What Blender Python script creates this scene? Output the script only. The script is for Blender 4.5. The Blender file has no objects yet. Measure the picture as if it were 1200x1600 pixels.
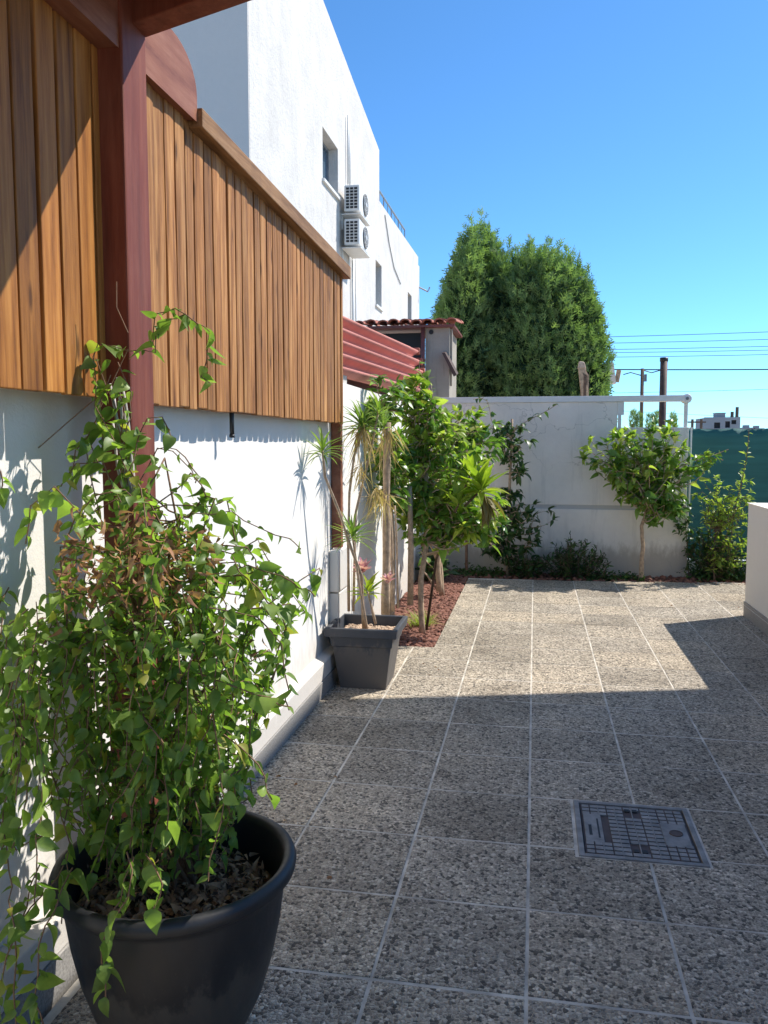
import bpy, math, random
import numpy as np
from mathutils import Vector, Matrix
R=math.radians
rng=np.random.default_rng(7); random.seed(7)
sc=bpy.context.scene
col=sc.collection
# ------------------------------------------------------------------ camera
PSI=R(10.411); PIT=R(4.823)
cd=bpy.data.cameras.new('camera'); cam=bpy.data.objects.new('camera',cd); col.objects.link(cam)
cam.location=(0,0,1.57); cam.rotation_euler=(R(90)-PIT,0,PSI)
cd.sensor_fit='HORIZONTAL'; cd.sensor_width=36; cd.lens=1280/1200*36; cd.clip_start=.02; cd.clip_end=3000
sc.camera=cam
CAM=np.array([0,0,1.57])
# ------------------------------------------------------------------ world and sun
SUN=Vector((.559,.36,.747)).normalized()
w=bpy.data.worlds.new('World'); sc.world=w; w.use_nodes=True
nt=w.node_tree; bg=nt.nodes['Background']
sky=nt.nodes.new('ShaderNodeTexSky'); sky.sky_type='NISHITA'; sky.sun_disc=False
sky.sun_elevation=math.asin(SUN.z); sky.sun_rotation=math.atan2(SUN.x,SUN.y)
sky.air_density=.7; sky.dust_density=.15; sky.ozone_density=3.6; sky.altitude=0
tn=nt.nodes.new('ShaderNodeVectorMath'); tn.operation='MULTIPLY'; tn.inputs[1].default_value=(.285,.475,.57)   # clear deep-blue Mediterranean sky, all round
nt.links.new(sky.outputs[0],tn.inputs[0]); nt.links.new(tn.outputs[0],bg.inputs[0]); bg.inputs[1].default_value=.15
ld=bpy.data.lights.new('sun','SUN'); ld.energy=2.2; ld.angle=R(.5); ld.color=(1,.95,.875)
so=bpy.data.objects.new('sun',ld); col.objects.link(so); so.rotation_euler=SUN.to_track_quat('Z','Y').to_euler()
sc.view_settings.view_transform='Standard'; sc.view_settings.look='None'
sc.view_settings.gamma=1; sc.view_settings.use_curve_mapping=False; sc.view_settings.exposure=1.55
sc.cycles.diffuse_bounces=6; sc.cycles.max_bounces=14
# ------------------------------------------------------------------ helpers
class MB:
    def __init__(s): s.v=[]; s.f=[]; s.t=[]; s.n=0
    def add(s,V,F,tint=None):
        V=np.asarray(V,float).reshape(-1,3); s.v.append(V)
        s.f+= [tuple(i+s.n for i in f) for f in F]
        s.t.append(np.full(len(V),0. if tint is None else tint)); s.n+=len(V); return s
    def box(s,x0,x1,y0,y1,z0,z1):
        V=[(x0,y0,z0),(x1,y0,z0),(x1,y1,z0),(x0,y1,z0),(x0,y0,z1),(x1,y0,z1),(x1,y1,z1),(x0,y1,z1)]
        return s.add(V,[(0,3,2,1),(4,5,6,7),(0,1,5,4),(1,2,6,5),(2,3,7,6),(3,0,4,7)])
    def hexa(s,bot,top):
        return s.add(list(bot)+list(top),[(0,3,2,1),(4,5,6,7),(0,1,5,4),(1,2,6,5),(2,3,7,6),(3,0,4,7)])
    def prism(s,pts,ax,a,b):   # polygon extruded along axis ax ; pts in the other two axes (cyclic order)
        n=len(pts); V=[]
        for c in (a,b):
            for p in pts:
                q=[0,0,0]; k=[i for i in range(3) if i!=ax]; q[ax]=c; q[k[0]],q[k[1]]=p; V.append(q)
        F=[tuple(range(n)),tuple(range(2*n-1,n-1,-1))]+[(i,(i+1)%n,n+(i+1)%n,n+i) for i in range(n)]
        return s.add(V,F)
    def tube(s,pts,rad,n=8,cap=True,tint=None):
        pts=[Vector(p) for p in pts]
        if not hasattr(rad,'__len__'): rad=[rad]*len(pts)
        V=[];F=[]; u=None
        for i,p in enumerate(pts):
            d=(pts[min(i+1,len(pts)-1)]-pts[max(i-1,0)])
            if d.length<1e-9: d=Vector((0,0,1))
            d.normalize()
            if u is None: u=d.orthogonal().normalized()
            u=(u-d*u.dot(d)); u=u.normalized() if u.length>1e-6 else d.orthogonal().normalized()
            v=d.cross(u)
            for k in range(n):
                a=2*math.pi*k/n; V.append(p+(u*math.cos(a)+v*math.sin(a))*rad[i])
        for i in range(len(pts)-1):
            for k in range(n): F.append((i*n+k,i*n+(k+1)%n,(i+1)*n+(k+1)%n,(i+1)*n+k))
        if cap:
            F.append(tuple(range(n-1,-1,-1))); m=(len(pts)-1)*n; F.append(tuple(range(m,m+n)))
        return s.add(V,F,tint)
    def lathe(s,prof,c,n=48):
        V=[];F=[]
        for r,z in prof:
            for k in range(n):
                a=2*math.pi*k/n; V.append((c[0]+r*math.cos(a),c[1]+r*math.sin(a),c[2]+z))
        for i in range(len(prof)-1):
            for k in range(n): F.append((i*n+k,i*n+(k+1)%n,(i+1)*n+(k+1)%n,(i+1)*n+k))
        return s.add(V,F)
    def mesh(s,name,mat,smooth=False):
        me=bpy.data.meshes.new(name); V=np.concatenate(s.v)
        me.from_pydata(V.tolist(),[],s.f)
        if smooth: me.shade_smooth()
        T=np.concatenate(s.t)
        if T.any():
            a=me.attributes.new('tint','FLOAT','POINT'); a.data.foreach_set('value',T.astype(np.float32))
        if mat: me.materials.append(mat)
        return me
    def build(s,name,mat,parent=None,smooth=False,bevel=0,loc=None):
        o=bpy.data.objects.new(name,s.mesh(name,mat,smooth)); col.objects.link(o)
        if loc: o.location=loc
        if parent: par(o,parent)
        if bevel:
            m=o.modifiers.new('bevel','BEVEL'); m.width=bevel; m.segments=2; m.limit_method='ANGLE'; m.angle_limit=R(40)
        return o
def par(o,p):
    o.parent=p
    q=p; off=Vector((0,0,0))
    while q is not None:
        off+=q.location
        if q.parent is not None: off+=q.matrix_parent_inverse.translation
        q=q.parent
    o.matrix_parent_inverse=Matrix.Translation(-off)
def tag(o,label=None,cat=None,group=None,kind=None):
    if label:o['label']=label
    if cat:o['category']=cat
    if group:o['group']=group
    if kind:o['kind']=kind
    return o
def thing(name,loc,label,cat,group=None):
    o=bpy.data.objects.new(name,None); col.objects.link(o); o.location=loc; o.empty_display_size=.1
    return tag(o,label,cat,group)
def cuts(rect,holes):
    out=[rect]
    for h in holes:
        nx=[]
        for (a,b,c,d) in out:
            x0,x1,y0,y1=max(a,h[0]),min(b,h[1]),max(c,h[2]),min(d,h[3])
            if x0>=x1 or y0>=y1: nx.append((a,b,c,d)); continue
            if a<x0: nx.append((a,x0,c,d))
            if x1<b: nx.append((x1,b,c,d))
            if c<y0: nx.append((x0,x1,c,y0))
            if y1<d: nx.append((x0,x1,y1,d))
        out=nx
    return out
# ------------------------------------------------------------------ materials
def hexc(r,g,b): return (r,g,b,1)
class NT:
    def __init__(s,name):
        s.m=bpy.data.materials.new(name); s.m.use_nodes=True; s.t=s.m.node_tree; s.b=s.t.nodes['Principled BSDF']; s.out=s.t.nodes['Material Output']
    def n(s,typ,**k):
        o=s.t.nodes.new('ShaderNode'+typ)
        for a,b in k.items():
            if a.startswith('i_'):
                o.inputs[a[2:].replace('_',' ')].default_value=b
            else: setattr(o,a,b)
        return o
    def l(s,a,b): s.t.links.new(a,b)
    def coord(s,scale=(1,1,1),world=False,rand=False):
        if world: g=s.n('NewGeometry').outputs['Position']
        else: g=s.n('TexCoord').outputs['Object']
        mp=s.n('Mapping'); mp.inputs['Scale'].default_value=scale; s.l(g,mp.inputs['Vector'])
        if rand:
            oi=s.n('ObjectInfo'); mu=s.n('Math',operation='MULTIPLY'); mu.inputs[1].default_value=37.; s.l(oi.outputs['Random'],mu.inputs[0])
            s.l(mu.outputs[0],mp.inputs['Location'])
        return mp.outputs[0]
    def noise(s,vec,scale,detail=4,rough=.6):
        o=s.n('TexNoise'); o.inputs['Scale'].default_value=scale; o.inputs['Detail'].default_value=detail; o.inputs['Roughness'].default_value=rough
        s.l(vec,o.inputs['Vector']); return o.outputs[0]
    def ramp(s,fac,stops):
        o=s.n('ValToRGB'); e=o.color_ramp.elements
        while len(e)<len(stops): e.new(.5)
        for q,(p,c) in zip(e,stops):
            q.position=p; q.color=c if len(c)==4 else (*c,1)
        s.l(fac,o.inputs[0]); return o.outputs[0]
    def mix(s,fac,a,b,mode='MIX'):
        o=s.n('Mix',data_type='RGBA',blend_type=mode)
        for i,v in ((0,fac),(6,a),(7,b)):
            if hasattr(v,'default_value') or hasattr(v,'is_linked'): s.l(v,o.inputs[i])
            else: o.inputs[i].default_value=v if i==0 else (v if len(v)==4 else (*v,1))
        return o.outputs[2]
    def bump(s,h,strength,dist):
        o=s.n('Bump'); o.inputs['Strength'].default_value=strength; o.inputs['Distance'].default_value=dist
        s.l(h,o.inputs['Height']); s.l(o.outputs[0],s.b.inputs['Normal']); return o
    def set(s,**k):
        for a,v in k.items():
            i=s.b.inputs[a.replace('_',' ')]
            if hasattr(v,'is_linked'): s.l(v,i)
            else: i.default_value=v
        return s
def plain(name,c,rough=.6,metal=0,var=.12,scale=6,bump=0):
    q=NT(name); v=q.coord(world=False); n=q.noise(v,scale,5)
    lo=tuple(x*(1-var) for x in c); hi=tuple(min(1,x*(1+var)) for x in c)
    q.set(Base_Color=q.ramp(n,[(.3,lo),(.7,hi)]),Roughness=rough,Metallic=metal)
    if bump: q.bump(q.noise(v,scale*12,3),.5,bump)
    return q.m
def dusty(name,c,rough,dust):
    q=NT(name); v=q.coord(); n=q.noise(q.coord((4,4,2)),2.5,6,.75); f=q.noise(v,90,3)
    sx=q.n('SeparateXYZ'); q.l(q.n('NewGeometry').outputs['Position'],sx.inputs[0])
    mz=q.n('Math',operation='MULTIPLY_ADD'); q.l(n,mz.inputs[0]); mz.inputs[1].default_value=-.5; q.l(sx.outputs[2],mz.inputs[2])
    cc=q.mix(q.ramp(n,[(.42,(0,)*3),(.72,(.30,)*3)]),c,dust); cc=q.mix(q.ramp(mz.outputs[0],[(0,(.55,)*3),(.05,(0,)*3)]),cc,dust)
    cc=q.mix(q.ramp(f,[(.66,(0,)*3),(.72,(.25,)*3)]),cc,dust)
    q.set(Base_Color=cc,Roughness=q.ramp(n,[(.3,(rough,)*3),(.7,(min(1,rough+.3),)*3)])); q.bump(f,.4,.0006); return q.m
def stucco(name,c,stain=.12,grain=160,bd=.002,dirt=(.45,.42,.38),foot=0,crack=0):
    q=NT(name); v=q.coord(world=True)
    big=q.noise(v,1.6,6,.65); med=q.noise(v,14,4)
    st=q.noise(q.coord((5,5,.5),world=True),1.5,5,.7)
    base=q.mix(.5,q.ramp(big,[(.3,tuple(x*(1-stain*.8) for x in c)),(.65,c)]),q.ramp(med,[(.3,tuple(x*.95 for x in c)),(.7,c)]))
    f=q.ramp(st,[(.55,(0,0,0)),(.8,(stain*1.6,)*3)])
    cc=q.mix(f,base,dirt)
    if foot:
        sx=q.n('SeparateXYZ'); q.l(q.n('NewGeometry').outputs['Position'],sx.inputs[0]); nn_=q.noise(q.coord((9,9,3),world=True),1.5,5,.7)
        mz=q.n('Math',operation='MULTIPLY_ADD'); q.l(nn_,mz.inputs[0]); mz.inputs[1].default_value=-.45; q.l(sx.outputs[2],mz.inputs[2])
        cc=q.mix(q.ramp(mz.outputs[0],[(0,(foot,)*3),(.16,(0,)*3)]),cc,(.38,.32,.25))
    if crack:
        vc=q.n('TexVoronoi',feature='DISTANCE_TO_EDGE'); vc.inputs['Scale'].default_value=1.3
        wv_=q.n('VectorMath',operation='MULTIPLY_ADD'); nz=q.n('TexNoise'); nz.inputs['Scale'].default_value=6; nz.inputs['Detail'].default_value=4; q.l(v,nz.inputs['Vector']); q.l(nz.outputs['Color'],wv_.inputs[0]); wv_.inputs[1].default_value=(.3,.3,.3); q.l(v,wv_.inputs[2]); q.l(wv_.outputs[0],vc.inputs['Vector'])
        msk=q.ramp(q.noise(v,.9,2),[(.5,(0,)*3),(.62,(crack,)*3)]); ck=q.ramp(vc.outputs['Distance'],[(.0,(1,)*3),(.006,(0,)*3)])
        cc=q.mix(q.mix(1,msk,ck,'MULTIPLY'),cc,(.30,.28,.25))
    q.set(Base_Color=cc,Roughness=.9)
    h=q.noise(v,grain,3,.7); h2=q.noise(v,grain*.22,3,.5)
    add=q.n('Math',operation='ADD'); q.l(h,add.inputs[0]); q.l(h2,add.inputs[1])
    q.bump(add.outputs[0],.8,bd); return q.m
def wood(name,dark,mid,light,rough=.55,scale=(28,28,1.6),varn=.25,knots=True):
    q=NT(name); v=q.coord(scale,rand=True)
    g=q.noise(v,1.3,7,.68); g2=q.noise(q.coord((3,3,.8),rand=True),1.5,4)
    c=q.ramp(g,[(.28,dark),(.5,mid),(.72,light)])
    oi=q.n('ObjectInfo'); rr=q.ramp(oi.outputs['Random'],[(0,(1-varn,1-varn,1-varn)),(.5,(1,1,1)),(1,(1+varn*.5,1+varn*.4,1+varn*.3))])
    c=q.mix(1,c,rr,'MULTIPLY')
    c=q.mix(q.ramp(g2,[(.35,(.35,)*3),(.62,(0,)*3)]),c,dark)
    if knots:
        vo=q.n('TexVoronoi'); vo.inputs['Scale'].default_value=1.; q.l(q.coord((14,14,3.2),rand=True),vo.inputs['Vector'])
        c=q.mix(q.ramp(vo.outputs['Distance'],[(.06,(.75,)*3),(.16,(0,)*3)]),c,tuple(x*.35 for x in dark))
    if name.startswith('red_stained'):
        ch=q.noise(q.coord((60,60,22)),1.,6,.8); c=q.mix(q.ramp(ch,[(.70,(0,)*3),(.74,(.8,)*3)]),c,(.34,.19,.13))
        ag=q.noise(q.coord((7,7,2)),1.,5,.7); c=q.mix(q.ramp(ag,[(.45,(0,)*3),(.75,(.4,)*3)]),c,(.27,.11,.07))
    q.set(Base_Color=c,Roughness=rough+.12); q.b.inputs['Specular IOR Level'].default_value=.22; q.bump(g,.6,.003); return q.m
def leafmat(name,dark,light,trans=.4,rough=.45,dry=None,dryf=.06):
    q=NT(name); at=q.n('Attribute',attribute_name='tint'); oi=q.n('ObjectInfo')
    a=q.n('Math',operation='ADD'); q.l(at.outputs['Fac'],a.inputs[0]); q.l(oi.outputs['Random'],a.inputs[1])
    f=q.n('Math',operation='FRACT'); q.l(a.outputs[0],f.inputs[0])
    st=[(0,dark),(.55,tuple((x+y)/2 for x,y in zip(dark,light))),(.93-dryf,light)]
    if dry: st+=[(.97-dryf,dry),(1,dry)]
    c=q.ramp(f.outputs[0],st)
    n=q.noise(q.coord(world=True),25,3); c=q.mix(.35,c,q.ramp(n,[(.3,tuple(x*.6 for x in dark)),(.7,light)]))
    q.set(Base_Color=c,Roughness=rough)
    q.b.inputs['Specular IOR Level'].default_value=.4
    tr=q.n('BsdfTranslucent'); tc=q.mix(1,c,(1.5,1.75,.7),'MULTIPLY'); q.l(tc,tr.inputs[0])
    ms=q.n('MixShader'); ms.inputs[0].default_value=trans
    q.l(q.b.outputs[0],ms.inputs[1]); q.l(tr.outputs[0],ms.inputs[2]); q.l(ms.outputs[0],q.out.inputs[0])
    return q.m
# exposed-aggregate paving
def paving_mat():
    q=NT('washed_aggregate'); v=q.coord(world=True)
    wob=q.noise(v,60,2); vv=q.n('VectorMath',operation='MULTIPLY_ADD'); q.l(wob,vv.inputs[0]); vv.inputs[1].default_value=(.006,)*3; q.l(v,vv.inputs[2])
    a=q.n('TexVoronoi'); a.inputs['Scale'].default_value=86; q.l(vv.outputs[0],a.inputs['Vector'])
    b=q.n('TexVoronoi',feature='DISTANCE_TO_EDGE'); b.inputs['Scale'].default_value=86; q.l(vv.outputs[0],b.inputs['Vector'])
    sm=q.n('TexVoronoi'); sm.inputs['Scale'].default_value=190; q.l(v,sm.inputs['Vector'])
    bw=q.n('SeparateColor'); q.l(a.outputs['Color'],bw.inputs[0])
    stone=q.ramp(bw.outputs[0],[(0,(.13,.113,.09)),(.3,(.26,.225,.18)),(.6,(.46,.40,.32)),(.85,(.66,.59,.48)),(.97,(.85,.78,.66))])
    bw2=q.n('SeparateColor'); q.l(sm.outputs['Color'],bw2.inputs[0])
    cem=q.ramp(bw2.outputs[0],[(0,(.22,.19,.15)),(.5,(.47,.41,.33)),(1,(.64,.57,.46))])
    e=q.ramp(b.outputs['Distance'],[(.05,(1,1,1)),(.16,(0,0,0))])
    c=q.mix(e,stone,cem); c=q.mix(.15,c,(.40,.355,.29))
    dk=q.ramp(bw.outputs[1],[(.82,(0,0,0)),(.86,(.85,.85,.85))]); c=q.mix(dk,c,(.06,.052,.042))
    oi=q.n('ObjectInfo'); c=q.mix(1,c,q.ramp(oi.outputs['Random'],[(0,(.78,.77,.75)),(.5,(1,1,1)),(1,(1.14,1.10,1.04))]),'MULTIPLY')
    big=q.noise(v,1.7,6,.75); c=q.mix(1,c,q.ramp(big,[(.33,(.70,.68,.65)),(.52,(1,1,1)),(.7,(1.16,1.13,1.08))]),'MULTIPLY')
    sp=q.noise(v,9,5,.7); c=q.mix(q.ramp(sp,[(.62,(0,)*3),(.78,(.45,)*3)]),c,(.60,.53,.42))
    c=q.mix(1,c,(1.06,1.02,.955),'MULTIPLY')
    q.set(Base_Color=c,Roughness=.75)
    h=q.n('Math',operation='MINIMUM'); q.l(b.outputs['Distance'],h.inputs[0]); h.inputs[1].default_value=.3
    q.bump(h.outputs[0],1.,.012); return q.m
M={}
M['paving']=paving_mat()
M['grout']=plain('cement_joint',(.57,.51,.42),.95,0,.42,7,.002)
M['earth']=plain('dry_earth',(.40,.33,.25),.95,0,.3,.8,.01)
M['soil']=plain('dark_soil',(.07,.045,.03),.95,0,.4,20,.01)
M['wall']=stucco('white_stucco',(.82,.785,.73),.08,130,.0016,foot=.35,crack=.25)
M['wallfar']=stucco('weathered_white_render',(.86,.80,.715),.34,90,.004,foot=.7,crack=.6)
M['band']=stucco('bare_grey_render',(.52,.50,.47),.15,110,.003)
M['house']=stucco('house_white_render',(.66,.63,.585),.40,22,.018,(.42,.40,.37),crack=.35)
M['cream']=stucco('smooth_cream_paint',(.84,.79,.70),.04,200,.0006)
M['greyhouse']=stucco('grey_roughcast',(.72,.67,.61),.03,260,.003)
M['skirt']=plain('grey_terrazzo_skirting',(.30,.285,.265),.6,0,.4,120)
M['slat']=wood('warm_pine_slat',(.10,.034,.010),(.40,.180,.058),(.64,.345,.135),.5)
M['slatnear']=wood('orange_pine_slat',(.12,.038,.010),(.38,.155,.036),(.55,.26,.068),.42)
M['rail']=wood('brown_rail_wood',(.12,.055,.022),(.31,.165,.070),(.46,.27,.13),.5,(26,1.4,26),.1,False)
M['red']=wood('red_stained_timber',(.10,.025,.014),(.185,.048,.028),(.25,.078,.044),.42,(18,18,1.2),.05,False)
M['redside']=wood('red_stained_timber_beam',(.13,.038,.022),(.27,.105,.058),(.38,.18,.11),.4,(12,1.6,14),.05,False)
M['blackplastic']=dusty('black_pot_plastic',(.012,.013,.016),.36,(.07,.062,.052))
M['greyplastic']=dusty('slate_grey_pot_plastic',(.042,.049,.062),.40,(.15,.13,.11))
M['whitemetal']=plain('white_powder_coat',(.72,.71,.68),.5,0,.05)
M['cabinet']=plain('beige_cabinet_plastic',(.66,.64,.60),.5,0,.04)
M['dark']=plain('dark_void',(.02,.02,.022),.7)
M['grille']=plain('fan_grille_grey',(.16,.165,.17),.6)
M['iron']=plain('galvanised_grey_iron',(.235,.225,.21),.7,.0,.35,14,.0012)
M['black']=plain('black_paint',(.02,.02,.02),.5)
M['darkred']=plain('dark_red_paint',(.18,.055,.045),.5,0,.2)
M['sheet']=stucco('faded_red_roof_sheet',(.56,.215,.175),.35,60,.001,(.30,.12,.09))
M['tile']=plain('terracotta_tile',(.38,.13,.085),.75,0,.3,12,.002)
M['weather']=stucco('weathered_grey_board',(.40,.36,.30),.7,60,.003,(.12,.10,.08))
M['concrete']=stucco('plain_concrete',(.55,.53,.49),.3,40,.004)
M['fargrey']=plain('far_grey_wall',(.33,.33,.33),.9,0,.1,.5)
M['mesh']=None
M['glass']=NT('window_glass').set(Base_Color=(.10,.16,.22,1),Roughness=.06,Metallic=.3).m
M['alu']=plain('grey_aluminium',(.28,.31,.34),.4,.6)
M['rust']=plain('rusty_steel_pipe',(.085,.055,.045),.7,.2,.35,8)
M['lava']=plain('red_lava_rock',(.235,.105,.072),.95,0,.4,14,.004)
M['pebble']=plain('tan_pebble',(.50,.36,.25),.8,0,.35,25,.001)
M['mulch']=plain('dry_leaf_mulch',(.34,.21,.12),.9,0,.5,20)
M['bark']=plain('tan_bark',(.42,.30,.195),.85,0,.35,30,.003)
M['barkdark']=plain('brown_bark',(.14,.09,.06),.9,0,.35,30,.003)
M['cane']=plain('bleached_cane',(.42,.38,.34),.8,0,.3,40,.001)
M['vinestem']=plain('red_brown_vine_stem',(.20,.11,.06),.8,0,.3,40)
M['vine']=leafmat('vine_leaf',(.075,.145,.03),(.33,.45,.10),.5,.42,(.45,.38,.08),.015)
M['vinedead']=leafmat('dead_vine_leaf',(.22,.09,.045),(.50,.27,.15),.25,.8)
M['citrus']=leafmat('glossy_green_leaf',(.06,.14,.025),(.24,.38,.07),.34,.32,(.40,.36,.08),.0)
M['young']=leafmat('young_yellow_green_leaf',(.17,.28,.035),(.45,.50,.12),.45,.4)
M['darkleaf']=leafmat('dark_green_leaf',(.025,.065,.022),(.09,.17,.045),.25,.4)
M['strap']=leafmat('green_strap_leaf',(.10,.20,.035),(.30,.38,.09),.35,.45)
M['spear']=leafmat('bright_spear_leaf',(.16,.27,.03),(.42,.46,.06),.45,.4)
M['dry']=leafmat('dry_straw_leaf',(.42,.28,.12),(.62,.47,.25),.25,.8)
M['olive']=leafmat('olive_brown_leaf',(.14,.11,.04),(.25,.2,.07),.25,.6)
M['pink']=leafmat('pink_bract',(.50,.20,.34),(.74,.45,.58),.35,.6)
M['conifer']=leafmat('conifer_spray',(.10,.165,.065),(.29,.39,.15),.34,.75)
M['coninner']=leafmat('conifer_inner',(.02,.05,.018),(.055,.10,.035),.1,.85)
M['grass']=leafmat('pale_grass',(.20,.26,.06),(.40,.42,.14),.4,.6)
M['ground_leaf']=leafmat('ground_cover_leaf',(.03,.075,.02),(.10,.17,.04),.25,.5)
q=NT('green_shade_net'); v=q.coord(world=True)
wv=q.n('TexWave',wave_type='BANDS',bands_direction='Z'); wv.inputs['Scale'].default_value=34; wv.inputs['Distortion'].default_value=.6; q.l(v,wv.inputs['Vector'])
n=q.noise(q.coord((.6,.6,9),world=True),2.,4)
c=q.mix(wv.outputs[0],(.012,.085,.085),(.024,.135,.125)); c=q.mix(q.ramp(n,[(.4,(0,)*3),(.7,(.55,)*3)]),c,(.035,.17,.155))
q.set(Base_Color=c,Roughness=.75); M['mesh']=q.m
# ------------------------------------------------------------------ the ground
def setting(o,label=None): return tag(o,label,None,None,'structure')
g=MB().box(-600,600,-400,1800,-1.2,-.12).build('ground',M['earth']); setting(g)
JX=[.45*k for k in range(-3,9)]; JY=[2.24+.45*k for k in range(-5,17)]
BEDX,BEDY,FAR=-.74,6.17,9.39
def far_edge(x): return 9.39+.095*(x+.74)
MAN=(.175,.675,3.08,3.60)
pav=MB()
for (a,b,c,d) in cuts((-1.30,6,-3,10.2),[(-2,BEDX,BEDY,11),(-2,7,9.39+.1,11),MAN]): pav.box(a,b,c,d,-.11,-.0018)
pav.box(2.0,6,9.49,9.7,-.11,-.0018)
pv=pav.build('paving',M['grout']); setting(pv)
JX[0]=-1.275
for i in range(len(JX)-1):
    for j in range(len(JY)-1):
        x0,x1=JX[i]+.0055,JX[i+1]-.0055; y0,y1=JY[j]+.007,JY[j+1]-.007
        if j==len(JY)-2 or y1>9.2: y1=far_edge((x0+x1)/2)-.004
        if y0>9.3: continue
        rs=cuts((x0,x1,y0,y1),[(-2,BEDX,BEDY,11),MAN])
        if not rs: continue
        cx_,cy_=(x0+x1)/2,(y0+y1)/2; m=MB()
        for (a,b,c,d) in rs:
            if b-a<.01 or d-c<.01: continue
            m.box(a-cx_,b-cx_,c-cy_,d-cy_,-.03,0)
        if not m.v: continue
        o=m.build('paving_slab',M['paving'],pv,bevel=.0012 if len(rs)==1 else 0,loc=(cx_,cy_,rng.uniform(-.0008,.0008)))
        o.rotation_euler=(rng.normal(0,.0016),rng.normal(0,.0016),rng.normal(0,.002))
# ------------------------------------------------------------------ garden bed
bed=MB().box(-1.33,BEDX,BEDY,10.15,-.11,-.03).box(BEDX,3.6,9.50,10.6,-.11,-.035).build('garden_soil',M['soil']); setting(bed)
def rocks(n,area,size,z,mat,name,parent=None,shape=.5):
    ico=[(0,0,1),(.9,0,.45),(.28,.85,.45),(-.72,.53,.45),(-.72,-.53,.45),(.28,-.85,.45),(.72,.53,-.45),(-.28,.85,-.45),(-.9,0,-.45),(-.28,-.85,-.45),(.72,-.53,-.45),(0,0,-1)]
    fc=[(0,1,2),(0,2,3),(0,3,4),(0,4,5),(0,5,1),(1,6,2),(2,7,3),(3,8,4),(4,9,5),(5,10,1),(6,7,2),(7,8,3),(8,9,4),(9,10,5),(10,6,1),(11,7,6),(11,8,7),(11,9,8),(11,10,9),(11,6,10)]
    I=np.array(ico); m=MB()
    for k in range(n):
        x,y=area(); s=rng.uniform(*size); J=I*(1+rng.uniform(-.3,.3,(12,1)))*np.array([1,rng.uniform(.6,1),rng.uniform(.45,.8)])*s
        a=rng.uniform(0,6.28); ca,sa=math.cos(a),math.sin(a)
        J=J@np.array([[ca,-sa,0],[sa,ca,0],[0,0,1]])
        m.add(J+np.array([x,y,z+rng.uniform(0,.5)*s]),fc,rng.uniform(.01,.99))
    return m.build(name,mat,parent)
def area_l():
    return rng.uniform(-1.31,BEDX-.01),rng.uniform(BEDY+.02,10.1)
tag(rocks(4600,area_l,(.012,.03),-.02,M['lava'],'lava_gravel'),'red lava gravel in the planting bed beside the white wall','gravel',None,'stuff')
tag(rocks(900,lambda:(rng.uniform(BEDX,3.3),rng.uniform(9.56,10.06)),(.012,.035),-.02,M['lava'],'lava_gravel'),'brownish lava rock strip at the foot of the far wall','gravel',None,'stuff')
# ------------------------------------------------------------------ left wall
XW,XL=-1.33,-1.41
lw=thing('boundary_wall',(XW,4,0),'long white stuccoed boundary wall on the left side of the patio','wall')
MB().box(-1.60,XW,2.62,5.55,-.1,2.28).box(-1.60,XW-.001,5.55,10.1,-.1,1.99).box(-1.60,XL,-2.5,2.62,-.1,2.6).build('wall',M['wall'],lw)
p=[(XW-.01,.10),(-1.272,.10),(-1.270,.205),(XW-.01,.232)]
MB().prism([(a,b) for a,b in p],1,2.63,BEDY-.02).build('plinth',M['wall'],lw,bevel=.006)
MB().box(XW-.01,-1.266,2.63,BEDY-.02,-.05,.10).build('skirting',M['skirt'],lw,bevel=.003)
MB().box(XL-.01,-1.33,-2.5,2.61,.10,.20).build('plinth',M['wall'],lw,bevel=.006)
MB().box(XL-.01,-1.325,-2.5,2.61,-.05,.10).build('skirting',M['skirt'],lw,bevel=.003)
# wall bracket pipe hanging under the screen
o=MB().tube([(XW+.06,3.33,1.72),(XW+.06,3.33,1.60)],.010,10).tube([(XW+.06,3.33,1.605),(XW+.06,3.33,1.592)],.012,10).build('hanging_pipe_stub',M['black'],None,True)
tag(o,'short black pipe end hanging below the slatted screen','pipe')
# ------------------------------------------------------------------ slatted screens
def railz(y): return 2.70-.030*(y-2.86)
s1=thing('slatted_screen',(-1.25,2.5,1.7),'long slatted timber screen on the white wall right of the red post','screen')
y=2.44; k=0
while y<5.20:
    wd=.071*rng.uniform(.88,1.1)
    if y+wd>5.24: break
    zt=railz(y)+.05
    b=1.697+rng.uniform(-.004,.004); x0,x1=-1.262+rng.uniform(-.003,.003),-1.238+rng.uniform(-.003,.003)
    m=MB(); c=y+wd/2; ln=zt-b; V=[];n=6
    bow=rng.normal(0,.0022,2)
    for i in range(n+1):
        t=i/n; off=bow[0]*math.sin(math.pi*t)+bow[1]*math.sin(2*math.pi*t); ww=wd/2*(1+rng.normal(0,.022))
        V+=[(x0,-ww+off,t*ln),(x1,-ww+off,t*ln),(x1+.002,off,t*ln),(x1,ww+off,t*ln),(x0,ww+off,t*ln)]
    F=[]
    for i in range(n):
        for q_ in range(5):
            F.append((i*5+q_,i*5+(q_+1)%5,(i+1)*5+(q_+1)%5,(i+1)*5+q_))
    F+=[(4,3,2,1,0),tuple(range(n*5,n*5+5))]
    V=np.array(V); V[:,0]-=-1.25
    o=m.add(V,F).build('slat',M['slat'],s1,bevel=.0025,loc=(-1.25,c,b)); o.rotation_euler=(rng.normal(0,.0022),0,rng.normal(0,.02))
    y+=wd+rng.uniform(.005,.015)
MB().box(-1.318,-1.304,2.45,5.22,1.72,2.60).build('dark_backing',M['barkdark'],s1)  # added dark sheet: paints the slat gaps as shade, blocks light through them
MB().box(-1.262,-1.238,5.222,5.262,1.69,railz(5.2)+.02).build('end_board',M['slat'],s1,bevel=.003)
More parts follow.
